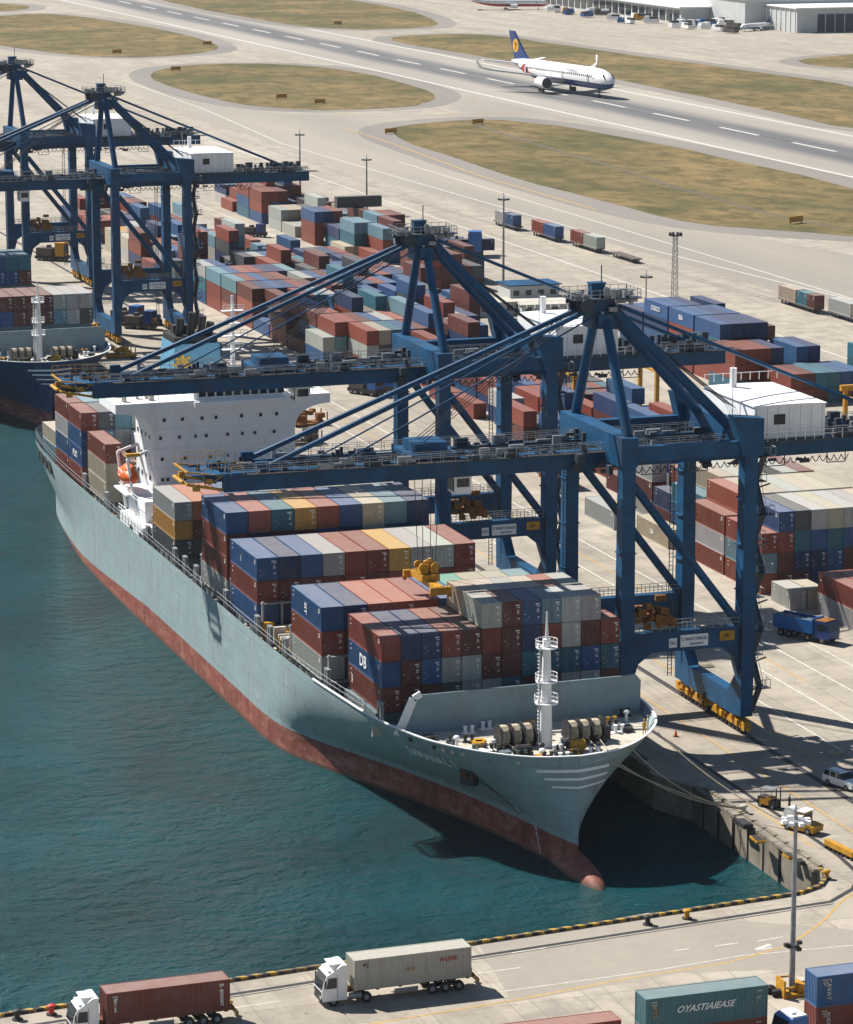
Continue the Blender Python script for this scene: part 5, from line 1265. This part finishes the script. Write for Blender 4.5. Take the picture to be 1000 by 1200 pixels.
# blue dump truck
t = thing('dump_truck', 'blue tipper truck with a loaded bed parked in the crane shadow', 'truck', (*at(944, 748)[:2], 0), RD(-62))
q = MB(); q.extr([(2.3, .7), (4.6, .7), (4.7, 1.7), (4.3, 2.9), (3.9, 3.0), (2.3, 3.0)], 'y', -1.25, 1.25); cb = q.build('cab', 'navy', t)
q = MB(); q.extr([(4.72, 1.75), (4.38, 2.85), (4.3, 2.85), (4.6, 1.75)], 'y', -1.1, 1.1); q.b2(2.8, 4.2, -1.28, -1.24, 1.8, 2.7); q.build('window', 'glass', cb)
q = MB(); q.b2(2.4, 4.1, -1.2, 1.2, 3.0, 3.1); q.build('cab_roof', 'orange_rust', cb)
q = MB(); q.extr([(-4.2, 1.2), (2.0, 1.2), (2.1, 2.9), (-4.5, 2.9)], 'y', -1.35, -1.22); q.extr([(-4.2, 1.2), (2.0, 1.2), (2.1, 2.9), (-4.5, 2.9)], 'y', 1.22, 1.35); q.b2(-4.2, 2, -1.3, 1.3, 1.1, 1.3); q.b2(1.95, 2.1, -1.3, 1.3, 1.2, 3.2); q.b2(-4.45, -4.3, -1.3, 1.3, 1.2, 2.8); q.build('tipper_bed', 'truckblue', t)
q = MB(); 
for k in range(14): q.ell(-4 + k * .42, random.uniform(-.6, .6), 2.35, .7, .75, .45, 8, 5)
tag(q.build('load', 'deckgrey', t), kind='stuff')
q = MB(); q.b2(-4.3, 4.5, -.5, .5, .7, 1.05); q.build('chassis', 'dark', t)
wheels(t, [(x, s * 1.05) for x in (-3.2, -1.9, 1.2, 3.6) for s in (-1, 1)], .52)
# white car
t = thing('white_car', 'white estate car with black roof rails at the right edge', 'car', (*at(988, 922)[:2], 0), RD(-72))
q = MB(); q.extr([(-2.3, .35), (2.3, .35), (2.38, .8), (2.1, 1.02), (1.0, 1.12), (-2.3, 1.15), (-2.4, .8)], 'y', -.95, .95); bd = q.build('body', 'white_clean', t)
q = MB(); q.extr([(-2.25, 1.13), (1.0, 1.1), (.35, 1.68), (-2.0, 1.72)], 'y', -.84, .84); q.build('glasshouse', 'glass', t)
q = MB(); q.b2(-1.95, .3, -.8, .8, 1.68, 1.76); q.build('roof', 'white_clean', t)
for s in (-.7, .7):
    q = MB(); q.b2(-1.9, .2, s - .03, s + .03, 1.78, 1.84); q.build('roof_rail', 'dark', t)
for x in (-1.2, -.2):
    for s in (-1, 1):
        q = MB(); q.b2(x - .05, x + .05, s * .84 - .03, s * .84 + .03, 1.1, 1.7); q.build('pillar', 'white_clean', t)
for s in (-.7, .7):
    q = MB(); q.b2(2.25, 2.38, s - .2, s + .2, .7, .85); q.build('headlight', 'offwhite', t)
wheels(t, [(x, s * .86) for x in (-1.45, 1.45) for s in (-1, 1)], .36, .24)
# forklift
t = thing('forklift', 'small dark forklift with an orange side panel on the quay beside the ropes', 'forklift', (*at(902, 946)[:2], 0), RD(-60))
q = MB(); q.extr([(-1.2, .3), (1.1, .3), (1.1, .9), (.3, 1.0), (-.4, 1.2), (-1.2, 1.2)], 'y', -.6, .6); q.build('body', 'dark', t)
q = MB(); q.b2(-.9, .3, -.66, -.6, .4, 1.0); q.b2(-.2, .5, -.6, .6, 1.0, 1.2); q.build('side_panel', 'yellow', t)
q = MB()
for x, y in ((-.9, -.5), (-.9, .5), (.6, -.5), (.6, .5)): q.tube((x, y, 1.1), (x * .9, y, 2.1), .04, 5)
q.b2(-.95, .65, -.6, .6, 2.1, 2.18); q.build('overhead_guard', 'grey', t)
q = MB(); q.b2(1.1, 1.2, -.45, -.35, .1, 2.4); q.b2(1.1, 1.2, .35, .45, .1, 2.4); q.b2(1.2, 2.2, -.4, -.28, .1, .16); q.b2(1.2, 2.2, .28, .4, .1, .16); q.build('fork_mast', 'dark', t)
wheels(t, [(x, s * .55) for x in (-.8, .8) for s in (-1, 1)], .3, .2)
# yellow mooring tractor and barrier
t = thing('yellow_tow_tractor', 'yellow quay tractor with a white hose reel behind the lamp head', 'tractor', (*at(941, 974)[:2], 0), RD(-62))
q = MB(); q.extr([(-2.2, .3), (2.0, .3), (2.1, 1.0), (1.0, 1.15), (-2.2, 1.0)], 'y', -.9, .9); q.build('body', 'yellow', t)
q = MB(); q.b2(-.2, .7, -.75, .75, 1.05, 2.3); q.build('cab', 'yellow', t)
q = MB(); q.b2(-.25, .75, -.6, .6, 1.5, 2.1); q.build('window', 'glass', t)
q = MB(); q.b2(-.3, .8, -.85, .85, 2.3, 2.42); q.build('roof', 'white', t)
q = MB(); q.tube((-1.5, -.5, 1.7), (-1.5, .5, 1.7), .75, 16); q.tube((-1.5, -.55, 1.7), (-1.5, .55, 1.7), .3, 10); q.build('hose_reel', 'white_clean', t)
wheels(t, [(x, s * .8) for x in (-1.4, 1.3) for s in (-1, 1)], .4, .28)
t = thing('yellow_barrier', 'long low yellow barrier lying on the quay near the corner', 'barrier', (*at(985, 1001)[:2], 0), RD(-82))
q = MB(); q.b2(-2.6, 2.6, -.3, .3, .35, .95); q.build('rail', 'yellow', t)
for k in range(7):
    q = MB(); q.b2(-2.4 + k * .8 - .12, -2.4 + k * .8 + .12, -.34, .34, 0, .4); q.build('foot', 'dark', t)
# bollards
def bollard(x, y, mat, lab):
    t = thing('bollard', lab, 'bollard', (x, y, 0), 0, 'bollards along the quay edge')
    q = MB(); q.tube((0, 0, 0), (0, 0, .12), .5, 12); q.build('base', 'dark', t)
    q = MB(); q.tube((0, 0, .1), (0, 0, .75), .27, 12, 0, .24); q.ell(0, 0, .82, .45, .42, .2, 12, 6); q.build('post', mat, t)
for (px, py), m_, lab in (((757, 1082), 'dark', 'dark rusty bollard on the striped quay edge, left of the yellow one'), ((803, 1075), 'yellow', 'yellow bollard on the striped quay edge in the middle'), ((969, 1030), 'yellow', 'yellow bollard on the inner corner of the basin'),
                          ((19, 1193), 'dark', 'dark bollard at the far left of the near quay'), ((59, 1187), 'red', 'red brown bollard on the near quay left of the lorries'), ((872, 953), 'offwhite', 'pale bollard holding the bow ropes of the ship')):
    p = at(px, py); bollard(max(p.x, -300), p.y - (.5 if px < 900 and py > 1000 else 0), m_, lab)
def quay_item(px, py, sx, sy, sz, m_, lab, cat='fender'):
    p = at(px, py); t = thing('quay_hatch', lab, cat, (p.x, p.y, 0), RD(random.uniform(-4, 4)))
    q = MB(); q.box(0, 0, sz / 2, sx, sy, sz); q.build('frame', m_, t); q = MB(); q.box(0, 0, sz + .02, sx * .8, sy * .85, .06); q.build('cover', 'dark', t)
for a in ((888, 985, 1.0, 2.2, .25, 'yellow', 'yellow framed hatch on the quay edge nearest the bow ropes'), (925, 1005, .8, 1.6, .3, 'yellow', 'yellow framed hatch halfway along the broken quay edge'), (938, 1012, .7, 1.3, .35, 'dark', 'dark hatch frame beside the lamp mast on the quay edge'),
          (872, 968, 1.1, 2.4, .5, 'dark', 'dark rubber block at the quay edge by the pale bollard')): quay_item(*a, cat='hatch')
q = MB(); q.tube((0, 0, .35), (1.1, -.4, .5), .35, 10); q.ell(.2, .9, .4, .6, .5, .4, 10, 6)
o = q.build('rubber_roll', 'black'); o.location = (*at(905, 1168)[:2], 0); tag(o, 'black rubber roll lying beside the yellow lamp base', 'rubber roll')
# mooring ropes
def rope(a, b, sag, lab):
    a, b = Vector(a), Vector(b); pts = []
    for i in range(15):
        t = i / 14; p = a.lerp(b, t); p.z -= sag * 4 * t * (1 - t); pts.append(p)
    q = MB(); q.path(pts, .075, 5); o = q.build('mooring_rope', 'rope', fix=False); tag(o, lab, 'rope', 'ropes from the bow to the quay')
bp = at(872, 953)
rope((129.5, 313.6, 8.0), (bp.x, bp.y, .6), 1.6, 'upper mooring rope from the starboard bow to the pale bollard')
rope((126.8, 312.3, 7.4), (bp.x, bp.y, .5), 1.2, 'lower mooring rope from the bow tip to the pale bollard')
rope((126.2, 312.1, 7.3), (bp.x + .1, bp.y - .2, .4), .7, 'lowest mooring rope slightly below its twin from the bow')
rope((134.6, 318.2, 8.0), (145.2, 302.5, .4), 1.2, 'mooring rope running down to the quay by the yellow tractor')
# ------------------------------------------------------------------ lamp masts
def lamp(px, py, h, lab, r=.22, big=False):
    p = at(px, py); t = thing('lamp_mast', lab, 'lamp mast', (p.x, p.y, 0), 0, 'tall lamp masts in the port')
    q = MB(); q.tube((0, 0, 0), (0, 0, h), r * 1.5, 12, 0, r * .8); q.build('pole', 'grey', t)
    q = MB(); q.tube((0, 0, h - .5), (0, 0, h - .35), 1.0, 14); q.tube((0, 0, h - .2), (0, 0, h + 1.0), .08, 6); q.build('head_ring', 'grey', t)
    for k in range(8):
        a = k * math.pi / 4; q = MB(); q.box(math.cos(a) * 1.15, math.sin(a) * 1.15, h - .5, .5, .45, .32, rz=a); q.build('floodlight', 'white' if big else 'dark', t)
    return t, p
lamp(352, 240, 20.5, 'lamp mast above the farthest containers, left of its twin'); lamp(430, 250, 15.5, 'lamp mast standing alone on the apron right of the farthest containers')
lamp(590, 345, 22.5, 'lamp mast beside the low shed behind the second crane'); lamp(757, 372, 9.5, 'short lamp post left of the lattice mast', .15)
t, p = lamp(928, 1166, 17.2, 'tall lamp mast on a yellow base in the near right foreground', .2, True)
q = MB(); q.b2(-1.2, 1.1, -.9, .9, 0, .35); q.b2(-1.2, -1.0, -.9, .9, .35, 1.7); q.b2(-1.1, 0, -.8, -.65, .9, 1.05); q.b2(-1.1, 0, .65, .8, 1.5, 1.65); q.b2(.35, 1.1, -.7, .7, .35, 1.15); q.build('base_guard', 'yellow', t)
q = MB(); q.b2(-.6, .6, -.25, .25, 4.6, 4.75); q.box(-.6, 0, 4.9, .5, .4, .3); q.box(.65, 0, 5.0, .45, .4, .3); q.box(.6, 0, 4.35, .45, .4, .3); q.build('side_floodlights', 'dark', t)
q = MB(); q.box(1.6, .6, .6, 1.2, 1.0, 1.2); q.build('control_cabinet', 'offwhite', t)
p = at(790, 395); t = thing('lattice_mast', 'tall lattice lamp mast beside the tall blue container stack', 'lattice mast', (p.x, p.y, 0)); h = 21.5
q = MB()
for sx in (-.5, .5):
    for sy in (-.5, .5): q.tube((sx * 1.3, sy * 1.3, 0), (sx * .7, sy * .7, h), .07, 5)
for k in range(18):
    z0, z1 = k * h / 18, (k + 1) * h / 18; a = .65 - .3 * z0 / h; b = .65 - .3 * z1 / h
    for u, v in (((-a, -a), (b, -b)), ((a, -a), (b, b)), ((a, a), (-b, b)), ((-a, a), (-b, -b))): q.tube((*u, z0), (*v, z1), .04, 4)
q.build('lattice', 'grey', t)
q = MB(); q.b2(-1.2, 1.2, -1.2, 1.2, h, h + .12)
for k in range(8): a = k * math.pi / 4; q.box(math.cos(a) * 1.2, math.sin(a) * 1.2, h + .4, .5, .4, .5, rz=a)
q.build('lamp_platform', 'dark', t)
# ------------------------------------------------------------------ yard sheds, gantry frames
def shed(px, py, L, W, H, roof, lab, rz=0):
    p = at(px, py); t = thing('yard_shed', lab, 'shed', (p.x, p.y, 0), RD(rz))
    q = MB(); q.b2(0, L, 0, W, 0, H); b = q.build('wall', 'shed_grey', t); q = MB(); q.b2(-.4, L + .4, -.4, W + .4, H, H + .25); q.build('roof', roof, t)
    for k in range(int(L / 3)): q = MB(); q.b2(.8 + k * 3, 2.2 + k * 3, -.06, .02, 1.0, 2.2); q.build('window', 'glass', b)
shed(598, 352, 12, 8, 3.2, 'crane', 'low grey shed with a blue roof beside the lamp mast'); shed(612, 372, 16, 9, 2.6, 'offwhite', 'long low shed with a pale roof behind the second machinery house', -8)
shed(545, 372, 12, 7, 2.8, 'offwhite', 'small pale roofed building left of the lamp mast')
def frame(x, y, W, L, H, lab):
    t = thing('yard_gantry', lab, 'yard crane', (x, y, 0), 0, 'orange yard gantries among the stacks')
    for sx in (0, W):
        for sy in (0, L):
            q = MB(); q.box(sx, sy, H / 2, .7, .7, H); q.build('leg', 'yellow', t)
        q = MB(); q.box(sx, L / 2, 1.2, .6, L + 2, .7); q.build('sill_beam', 'yellow', t); q = MB(); q.box(sx, L / 2, H - 1.5, .4, L, .4); q.build('side_beam', 'yellow', t)
    for sy in (0, L): q = MB(); q.box(W / 2, sy, H, W + 2, .9, 1.0); q.build('top_beam', 'yellow', t)
    q = MB(); q.box(W * .4, L / 2, H + .3, 2.4, L * .8, 1.4); q.build('trolley', 'orange_rust', t)
    q = MB()
    for k in range(12): q.box(W * k / 11, -.5, H + 1.1, .07, .07, 1.1); 
    q.b2(0, W, -.53, -.47, H + 1.1, H + 1.16); q.b2(0, W, -.53, -.47, H + 1.6, H + 1.66); q.build('railing', 'yellow', t)
frame(210, 537, 16, 8, 10.5, 'orange yard gantry standing behind the near crane head'); frame(252, 505, 18, 8, 8.5, 'orange yard gantry at the right edge behind the white machinery house')
# small yard machines and people carriers
def cart(px, py, rz, m_, lab, s=1.0):
    p = at(px, py); t = thing('yard_tractor', lab, 'tractor', (p.x, p.y, 0), RD(rz), 'yard tractors on the apron')
    q = MB(); q.extr([(-2.6 * s, .5), (2.6 * s, .5), (2.6 * s, 1.3), (-2.6 * s, 1.2)], 'y', -1.1 * s, 1.1 * s); q.build('chassis', 'dark', t)
    q = MB(); q.b2(.9 * s, 2.4 * s, -1.0 * s, .8 * s, 1.2, 2.9 * s); q.build('cab', m_, t); q = MB(); q.b2(.85 * s, 2.45 * s, -.8 * s, .6 * s, 1.9, 2.6 * s); q.build('window', 'glass', t)
    q = MB(); q.b2(-2.4 * s, .4, -1.0 * s, 1.0 * s, 1.2, 2.0 * s); q.box(-1, 0, 2.2 * s, .8, 1.2, .7); q.build('engine_cover', 'cargo_grey', t)
    wheels(t, [(x * s, y * s) for x in (-1.9, 0, 1.9) for y in (-1, 1)], .5)
for a in ((299, 277, -50, 'navy', 'dark yard tractor alone in the aisle left of the far containers', 1.2), (150, 380, -50, 'truckblue', 'dark blue tractor under the far crane, left of the funnel', 1.5), (165, 385, -40, 'navy', 'second dark tractor parked close behind the blue one under the far crane', 1.4), (183, 380, -90, 'navy', 'small dark vehicle right of the tractors under the far crane', .8),
          (430, 462, -60, 'truckblue', 'blue yard tractor on the apron right of the ship bridge', 1.4), (450, 458, -60, 'truckblue', 'dark trailer tractor on the apron beside the second crane leg', 1.4), (505, 535, -70, 'red', 'red cabbed tractor under the second crane', 1.2), (62, 305, -40, 'yellow', 'rusty yellow loader on the quay behind the navy ship', 1.6), (540, 300, -20, 'truckblue', 'blue lorry train on the apron behind the second crane head', 2.2)): cart(*a)
q = MB(); q.b2(-6.5, 6.5, -1.2, 1.2, 1.2, 4.0); p = at(565, 293)
container(at(520, 297).x, at(520, 297).y, 1.3, 'b', 'blue container on the lorry behind the second crane head', G3, 10, 1, 1, RD(80)); container(at(556, 299).x, at(556, 299).y, 1.3, 'n', 'navy container at the tail of the lorry behind the second crane head', G3, 10, 1, 1, RD(80))
# sheds and clutter on the quay between the ships
for k, (px, py, m_, lab) in enumerate(((120, 392, 'yellow', 'yellow gangway block on the quay left of the far crane leg'), (140, 418, 'yellow', 'yellow steel frame at the ship gap below the far crane'), (362, 498, 'orange_rust', 'rusty machinery heap on the quay right of the ship bridge'), (355, 520, 'cargo_grey', 'dark cargo frame under the rusty heap on the quay'))):
    p = at(px, py); t = thing('cargo_frame', lab, 'cargo frame', (p.x, p.y, 0)); rr = random.Random(k)
    q = MB(); q.b2(-3, 3, -2, 2, .2, .6)
    for j in range(10): q.box(rr.uniform(-2.6, 2.6), rr.uniform(-1.6, 1.6), rr.uniform(.8, 2.4), rr.uniform(.4, 1.6), rr.uniform(.4, 1.4), rr.uniform(.4, 1.4), rz=rr.uniform(0, 1))
    tag(q.build('load', m_, t), kind='stuff')
    for sx in (-2.9, 2.9):
        for sy in (-1.9, 1.9): q = MB(); q.box(sx, sy, 1.3, .2, .2, 2.6); q.build('post', m_, t)
container(150.5, 462, 0, 'r', 'brick red container on the quay just right of the ship bridge', G3, 8.5); 
# ------------------------------------------------------------------ airport
def airliner(loc, rz, s, label, tail, belly, parked=False):
    t = thing('airliner', label, 'airplane', loc, rz); t.scale = (s, s, s)
    # local metres: +x forward, fuselage 58 long
    R = 2.9; st = [(-29.5, .25, 4.6), (-27, .8, 4.4), (-22, 1.75, 3.9), (-15, 2.6, 3.2), (-8, R, 2.9), (8, R, 2.9), (18, R, 2.9), (23, 2.75, 2.8), (26, 2.3, 2.55), (28, 1.6, 2.3), (29.2, .7, 2.1), (29.5, .1, 2.05)]
    def loft(m0, m1, name, mat):
        mb = MB(); n = 20; vs = []
        for x, r, z in st:
            for i in range(m0, m1 + 1):
                a = 2 * math.pi * i / n; vs.append((x, r * math.sin(a), z + 2.2 + r * math.cos(a)))
        w_ = m1 - m0 + 1
        mb.add(vs, [(j * w_ + i, j * w_ + i + 1, (j + 1) * w_ + i + 1, (j + 1) * w_ + i) for j in range(len(st) - 1) for i in range(w_ - 1)])
        return mb.build(name, mat, t, True)
    loft(-6, 6, 'fuselage', 'white_clean'); loft(6, 14, 'belly', belly)
    def surf(pts, th, name, mat):   # planform (x,y,z) quads with thickness
        mb = MB(); n = len(pts); vs = [(x, y, z + th) for x, y, z in pts] + [(x, y, z - th) for x, y, z in pts]
        mb.add(vs, [tuple(range(n)), tuple(range(2 * n - 1, n - 1, -1))] + [(i, n + i, n + (i + 1) % n, (i + 1) % n) for i in range(n)]); return mb.build(name, mat, t)
    for sy in (-1, 1):
        surf([(7, sy * 2, 4.0), (-3, sy * 2, 4.0), (-4, sy * 6.6, 4.6), (-12.0, sy * 16.5, 5.8), (-13.8, sy * 18.6, 6.5), (-12.2, sy * 18.0, 6.3), (-9, sy * 16, 5.8)], .22, 'wing', 'shed_grey')
        surf([(-12.2, sy * 18.0, 6.3), (-13.8, sy * 18.6, 6.5), (-15.0, sy * 19.2, 8.6), (-14.1, sy * 19.2, 8.6)], .12, 'winglet', 'white_clean')
        surf([(-22.5, sy * 1.2, 6.5), (-27, sy * 1, 6.5), (-29.5, sy * 10, 7.3), (-27.8, sy * 10, 7.3)], .15, 'tailplane', 'white_clean')
        q = MB(); q.tube((6.2, sy * 7.6, 3.0), (1.0, sy * 7.6, 3.0), 1.65, 16, 0, 1.3); e = q.build('engine', 'white_clean', t)
        q = MB(); q.tube((6.3, sy * 7.6, 3.0), (6.15, sy * 7.6, 3.0), 1.45, 16); q.build('intake', 'dark', e)
        q = MB(); q.tube((1.0, sy * 7.6, 3.0), (-.6, sy * 7.6, 3.05), 1.0, 12, 0, .5); q.build('exhaust_cone', 'dark', e); q = MB(); q.b2(0, 4.5, sy * 7.6 - .15, sy * 7.6 + .15, 4.0, 4.8); q.build('pylon', 'shed_grey', e)
        q = MB()
        for k in range(34): q.box(-15 + k * 1.15, sy * (2.885 if k > 4 else 2.70), 5.9, .42, .05, .5)
        tag(q.build('cabin_windows', 'glass', t), kind='stuff')
        q = MB()
        for dx in (-.9, .9): q.tube((-2.2 + dx, sy * 4.6, .6), (-2.2 + dx, sy * 5.3, .6), .6, 10)
        q.tube((-2.2, sy * 4.2, .8), (-2.2, sy * 3.6, 4.2), .22, 6); q.build('main_gear', 'dark', t)
        for x in (20.5, 6, -16):
            q = MB(); q.b2(x - .5, x + .5, sy * 2.86, sy * 2.9, 4.3, 6.4); q.build('cabin_door', 'shed_grey', t)
    q = MB(); q.extr([(26.6, 5.9), (28.1, 5.0), (27.9, 5.55), (26.6, 6.5)], 'y', -1.5, 1.5); q.build('cockpit_windows', 'glass', t)
    q = MB(); q.tube((22, -.35, .45), (22, .35, .45), .45, 10); q.tube((22, 0, .5), (22, 0, 3.2), .16, 6); q.build('nose_gear', 'dark', t)
    q = MB(); q.extr([(-19, 7.8), (-27.5, 7.4), (-31.2, 15.2), (-28.2, 15.2), (-21.5, 9.2)], 'y', -.28, .28); fin = q.build('tail_fin', tail, t)
    return t, fin
nose = Vector((486.6, 1206.0, 0)); tl = Vector((475.9, 1292.4, 0)); d = nose - tl; sc_ = 87 / 59
AIR, fin = airliner(((nose.x + tl.x) / 2, (nose.y + tl.y) / 2, .05), math.atan2(d.y, d.x), sc_, 'white airliner with a navy tail and round yellow emblem taxiing on the runway', 'navy', 'navy')
pts_ = [(-26.8 + 1.75 * math.cos(a), 11.2 + 1.9 * math.sin(a)) for a in [k * math.pi / 8 for k in range(16)]]
q = MB(); q.extr(pts_, 'y', -.36, .36); q.build('tail_emblem', 'flagyellow', fin)
q = MB(); q.extr([(-27.4, 11.8), (-26.7, 12.3), (-26.1, 11.6), (-26.4, 10.2), (-27.3, 9.9), (-26.7, 11.0)], 'y', -.4, .4); q.build('emblem_bird', 'orange_rust', fin)
q = MB(); q.extr([(-19, 5.6), (-17, 4.0), (-13.6, 4.0), (-15.5, 5.6), (-17.4, 6.7)], 'y', -2.66, 2.66); q.build('red_flash', 'red', AIR)
for s in (1,): letter('ANAAKIX', 1.4, (12, -2.93, 6.9), (1, 0, 0), (0, 0, 1), 'navy', AIR)
p1, p2 = at(548, 11), at(645, 11); d = p2 - p1; d = Vector((p2.x - p1.x, p2.y - p1.y, 0))
A2, f2 = airliner(((p1.x + p2.x) / 2, (p1.y + p2.y) / 2, .05), math.atan2(d.y, d.x), d.length / 62, 'white airliner with a blue tail parked at the top edge', 'lightblue', 'red')
p1, p2 = at(868, 37), at(905, 34); d = Vector((p2.x - p1.x, p2.y - p1.y, 0))
A3, f3 = airliner(((p1.x + p2.x) / 2, (p1.y + p2.y) / 2, .05), math.atan2(-d.y, -d.x), max(.25, d.length / 60), 'small blue jet parked in front of the hangar', 'navy', 'lightblue')
# hangar and terminal
hg = thing('hangar', 'large pale hangar with wide dark doors at the top right', 'hangar', (741, 1578, 0))
q = MB(); q.b2(0, 400, 0, 60, 0, 12.5); q.b2(-12, 60, 40, 420, 0, 15.5); q.build('wall', 'shed_grey', hg)
q = MB(); q.b2(-1, 401, -.8, 61, 12.5, 13.1); q.b2(-13, 61, 39, 421, 15.5, 16.2); q.build('roof', 'white', hg)
q = MB(); q.b2(12, 60, -.4, -.1, .2, 9.5); q.build('hangar_door', 'crane_dark', hg)
for k in range(8): q = MB(); q.b2(16 + k * 5.6, 16.5 + k * 5.6, -.6, -.4, .2, 9.5); q.build('door_rib', 'shed_grey', hg)
q = MB(); 
for k in range(10): q.b2(-.4, -.1, 2 + k * 6, 2.4 + k * 6, 0, 12)
q.build('wall_rib', 'white', hg)
tm = thing('terminal_building', 'long low airport terminal with dark glass front along the top edge', 'terminal', (712, 1665, 0))
q = MB(); q.b2(0, 40, 0, 420, 0, 9); q.build('wall', 'shed_grey', tm)
q = MB(); q.b2(-2, 42, -2, 422, 9, 9.8); q.build('roof', 'white', tm)
for k in range(42): q = MB(); q.b2(-.3, -.05, 3 + k * 10, 10.5 + k * 10, 1.5, 7.5); q.build('glass_bay', 'glass', tm)
rr = random.Random(77)
for k in range(34):
    px = rr.uniform(640, 860); py = 8 + (px - 640) * .105 + rr.uniform(0, 9)
    if k < 5: px, py = (731, 27) if k == 0 else (738, 27.5) if k == 1 else (795, 27.5) if k == 2 else (685 + k, 20) if k == 3 else (812, 31)
    p = at(px, py); m_ = rr.choice(['white', 'truckblue', 'yellow', 'crane_dark', 'white', 'cargo_grey']); s = rr.uniform(1.3, 2.0)
    t = thing('service_vehicle', '%s service vehicle, %s place along the terminal apron' % ({'white': 'white', 'truckblue': 'blue', 'yellow': 'yellow', 'crane_dark': 'dark', 'cargo_grey': 'rusty grey'}[m_], ordw(k) if k < 20 else 'back ' + ordw(k - 20)), 'service vehicle', (p.x, p.y, 0), rr.uniform(0, 3), 'service vehicles near the terminal')
    q = MB(); q.b2(-2.5 * s, 2.5 * s, -1 * s, 1 * s, .5, 1.5 * s); q.b2(.6 * s, 2.2 * s, -.9 * s, .9 * s, 1.5 * s, 2.4 * s); q.build('body', m_, t)
    q = MB(); q.b2(-2.2 * s, .3 * s, -.9 * s, .9 * s, 1.5 * s, 2.2 * s); q.build('load', rr.choice(['white', 'cargo_grey', 'dark']), t)
for k in range(5):
    t = thing('storage_tank', 'white service unit before the hangar doors, %s from the left' % ordw(k), 'storage unit', (at(962 + k * 12, 36.5).x, at(962 + k * 12, 36.5).y, 0), 0, 'white units before the hangar')
    q = MB(); q.box(0, 0, 3.0, 7, 5, 5); q.build('body', 'white', t); q = MB(); q.box(0, 0, 5.7, 7.4, 5.4, .4); q.build('roof', 'white_clean', t)
# taxiway signs
for k, (px, py) in enumerate(((206, 83), (243, 53), (137, 63), (396, 29), (458, 157), (560, 146), (933, 262), (330, 116), (375, 122))):
    p = at(px, py); t = thing('taxiway_sign', ['orange taxiway sign on the left tip of the small oval grass', 'orange taxiway sign at the right tip of the upper left grass', 'orange taxiway sign on the lower edge of the upper left grass', 'orange taxiway sign on the grass at the top middle', 'orange taxiway sign at the left tip of the long grass island', 'orange taxiway sign on the upper edge of the long grass island', 'orange taxiway sign on the long grass island near the right edge', 'low orange marker in the middle of the oval grass', 'low orange marker at the lower right of the oval grass'][k], 'sign', (p.x, p.y, 0), RD(20), 'orange signs beside the taxiways')
    q = MB(); q.b2(-2.6, 2.6, -.2, .2, .5, 2.1); q.build('panel', 'yellow', t); q = MB(); q.b2(-2.2, -2, -.1, .1, 0, .5); q.build('leg', 'dark', t); q = MB(); q.b2(2, 2.2, -.1, .1, 0, .5); q.build('leg', 'dark', t)
# people on the bow and quay
def person(x, y, z, rz, top, trous, lab):
    t = thing('person', lab, 'person', (x, y, z), rz)
    import bmesh
    me = bpy.data.meshes.new('body'); V = [(0, 0, .92), (0, 0, 1.15), (0, 0, 1.42), (0, 0, 1.52), (0, .01, 1.68), (-.1, 0, .88), (-.11, .05, .48), (-.11, 0, .06), (-.11, .13, .03), (.1, 0, .88), (.11, -.03, .48), (.11, -.08, .06), (.11, .04, .03), (-.2, 0, 1.42), (-.25, .02, 1.12), (-.22, .14, .9), (.2, 0, 1.42), (.25, .02, 1.12), (.22, .14, .9)]
    E_ = [(0, 1), (1, 2), (2, 3), (3, 4), (0, 5), (5, 6), (6, 7), (7, 8), (0, 9), (9, 10), (10, 11), (11, 12), (2, 13), (13, 14), (14, 15), (2, 16), (16, 17), (17, 18)]
    RR = [.15, .14, .16, .06, .11, .095, .07, .05, .045, .095, .07, .05, .045, .07, .05, .04, .07, .05, .04]
    me.from_pydata(V, E_, []); o = bpy.data.objects.new('body', me); COL.objects.link(o); o.parent = t
    m_ = o.modifiers.new('s', 'SKIN'); 
    for i, r in enumerate(RR): me.skin_vertices[0].data[i].radius = (r, r)
    me.skin_vertices[0].data[0].use_root = True
    s_ = o.modifiers.new('u', 'SUBSURF'); s_.levels = 1; s_.render_levels = 1
    me.materials.append(M[top])
    q = MB(); q.ell(0, 0, 1.8, .13, .14, .09, 10, 6); q.build('helmet', 'yellow', t); return t
for k, (x, y, z, top, lab) in enumerate(((133.6, 319.6, 7.35, 'yellow', 'person in a yellow jacket at the starboard rail of the bow, leftmost of two'), (134.6, 321.0, 7.35, 'offwhite', 'person in pale clothes at the starboard rail of the bow, nearer the breakwater'), (129.4, 322.4, 7.35, 'yellow', 'person in a yellow jacket standing on the bow deck'), (147.2, 310.8, 0, 'dark', 'person in dark clothes walking beside the forklift'))): person(x, y, z, k * 1.3, top, 'navy', lab)
# ------------------------------------------------------------------ air
hz, t_, b_ = newmat('sea_haze'); t_.nodes.remove(b_)
pv = t_.nodes.new('ShaderNodeVolumePrincipled'); pv.inputs['Density'].default_value = 0.000025; pv.inputs['Color'].default_value = (0.86, 0.93, 1.0, 1); pv.inputs['Anisotropy'].default_value = 0.2
t_.links.new(pv.outputs[0], t_.nodes['Material Output'].inputs['Volume'])
q = MB(); q.b2(-900, 2600, -700, 4200, -9.5, 108); o = q.build('haze', hz, fix=False); tag(o, kind='stuff')
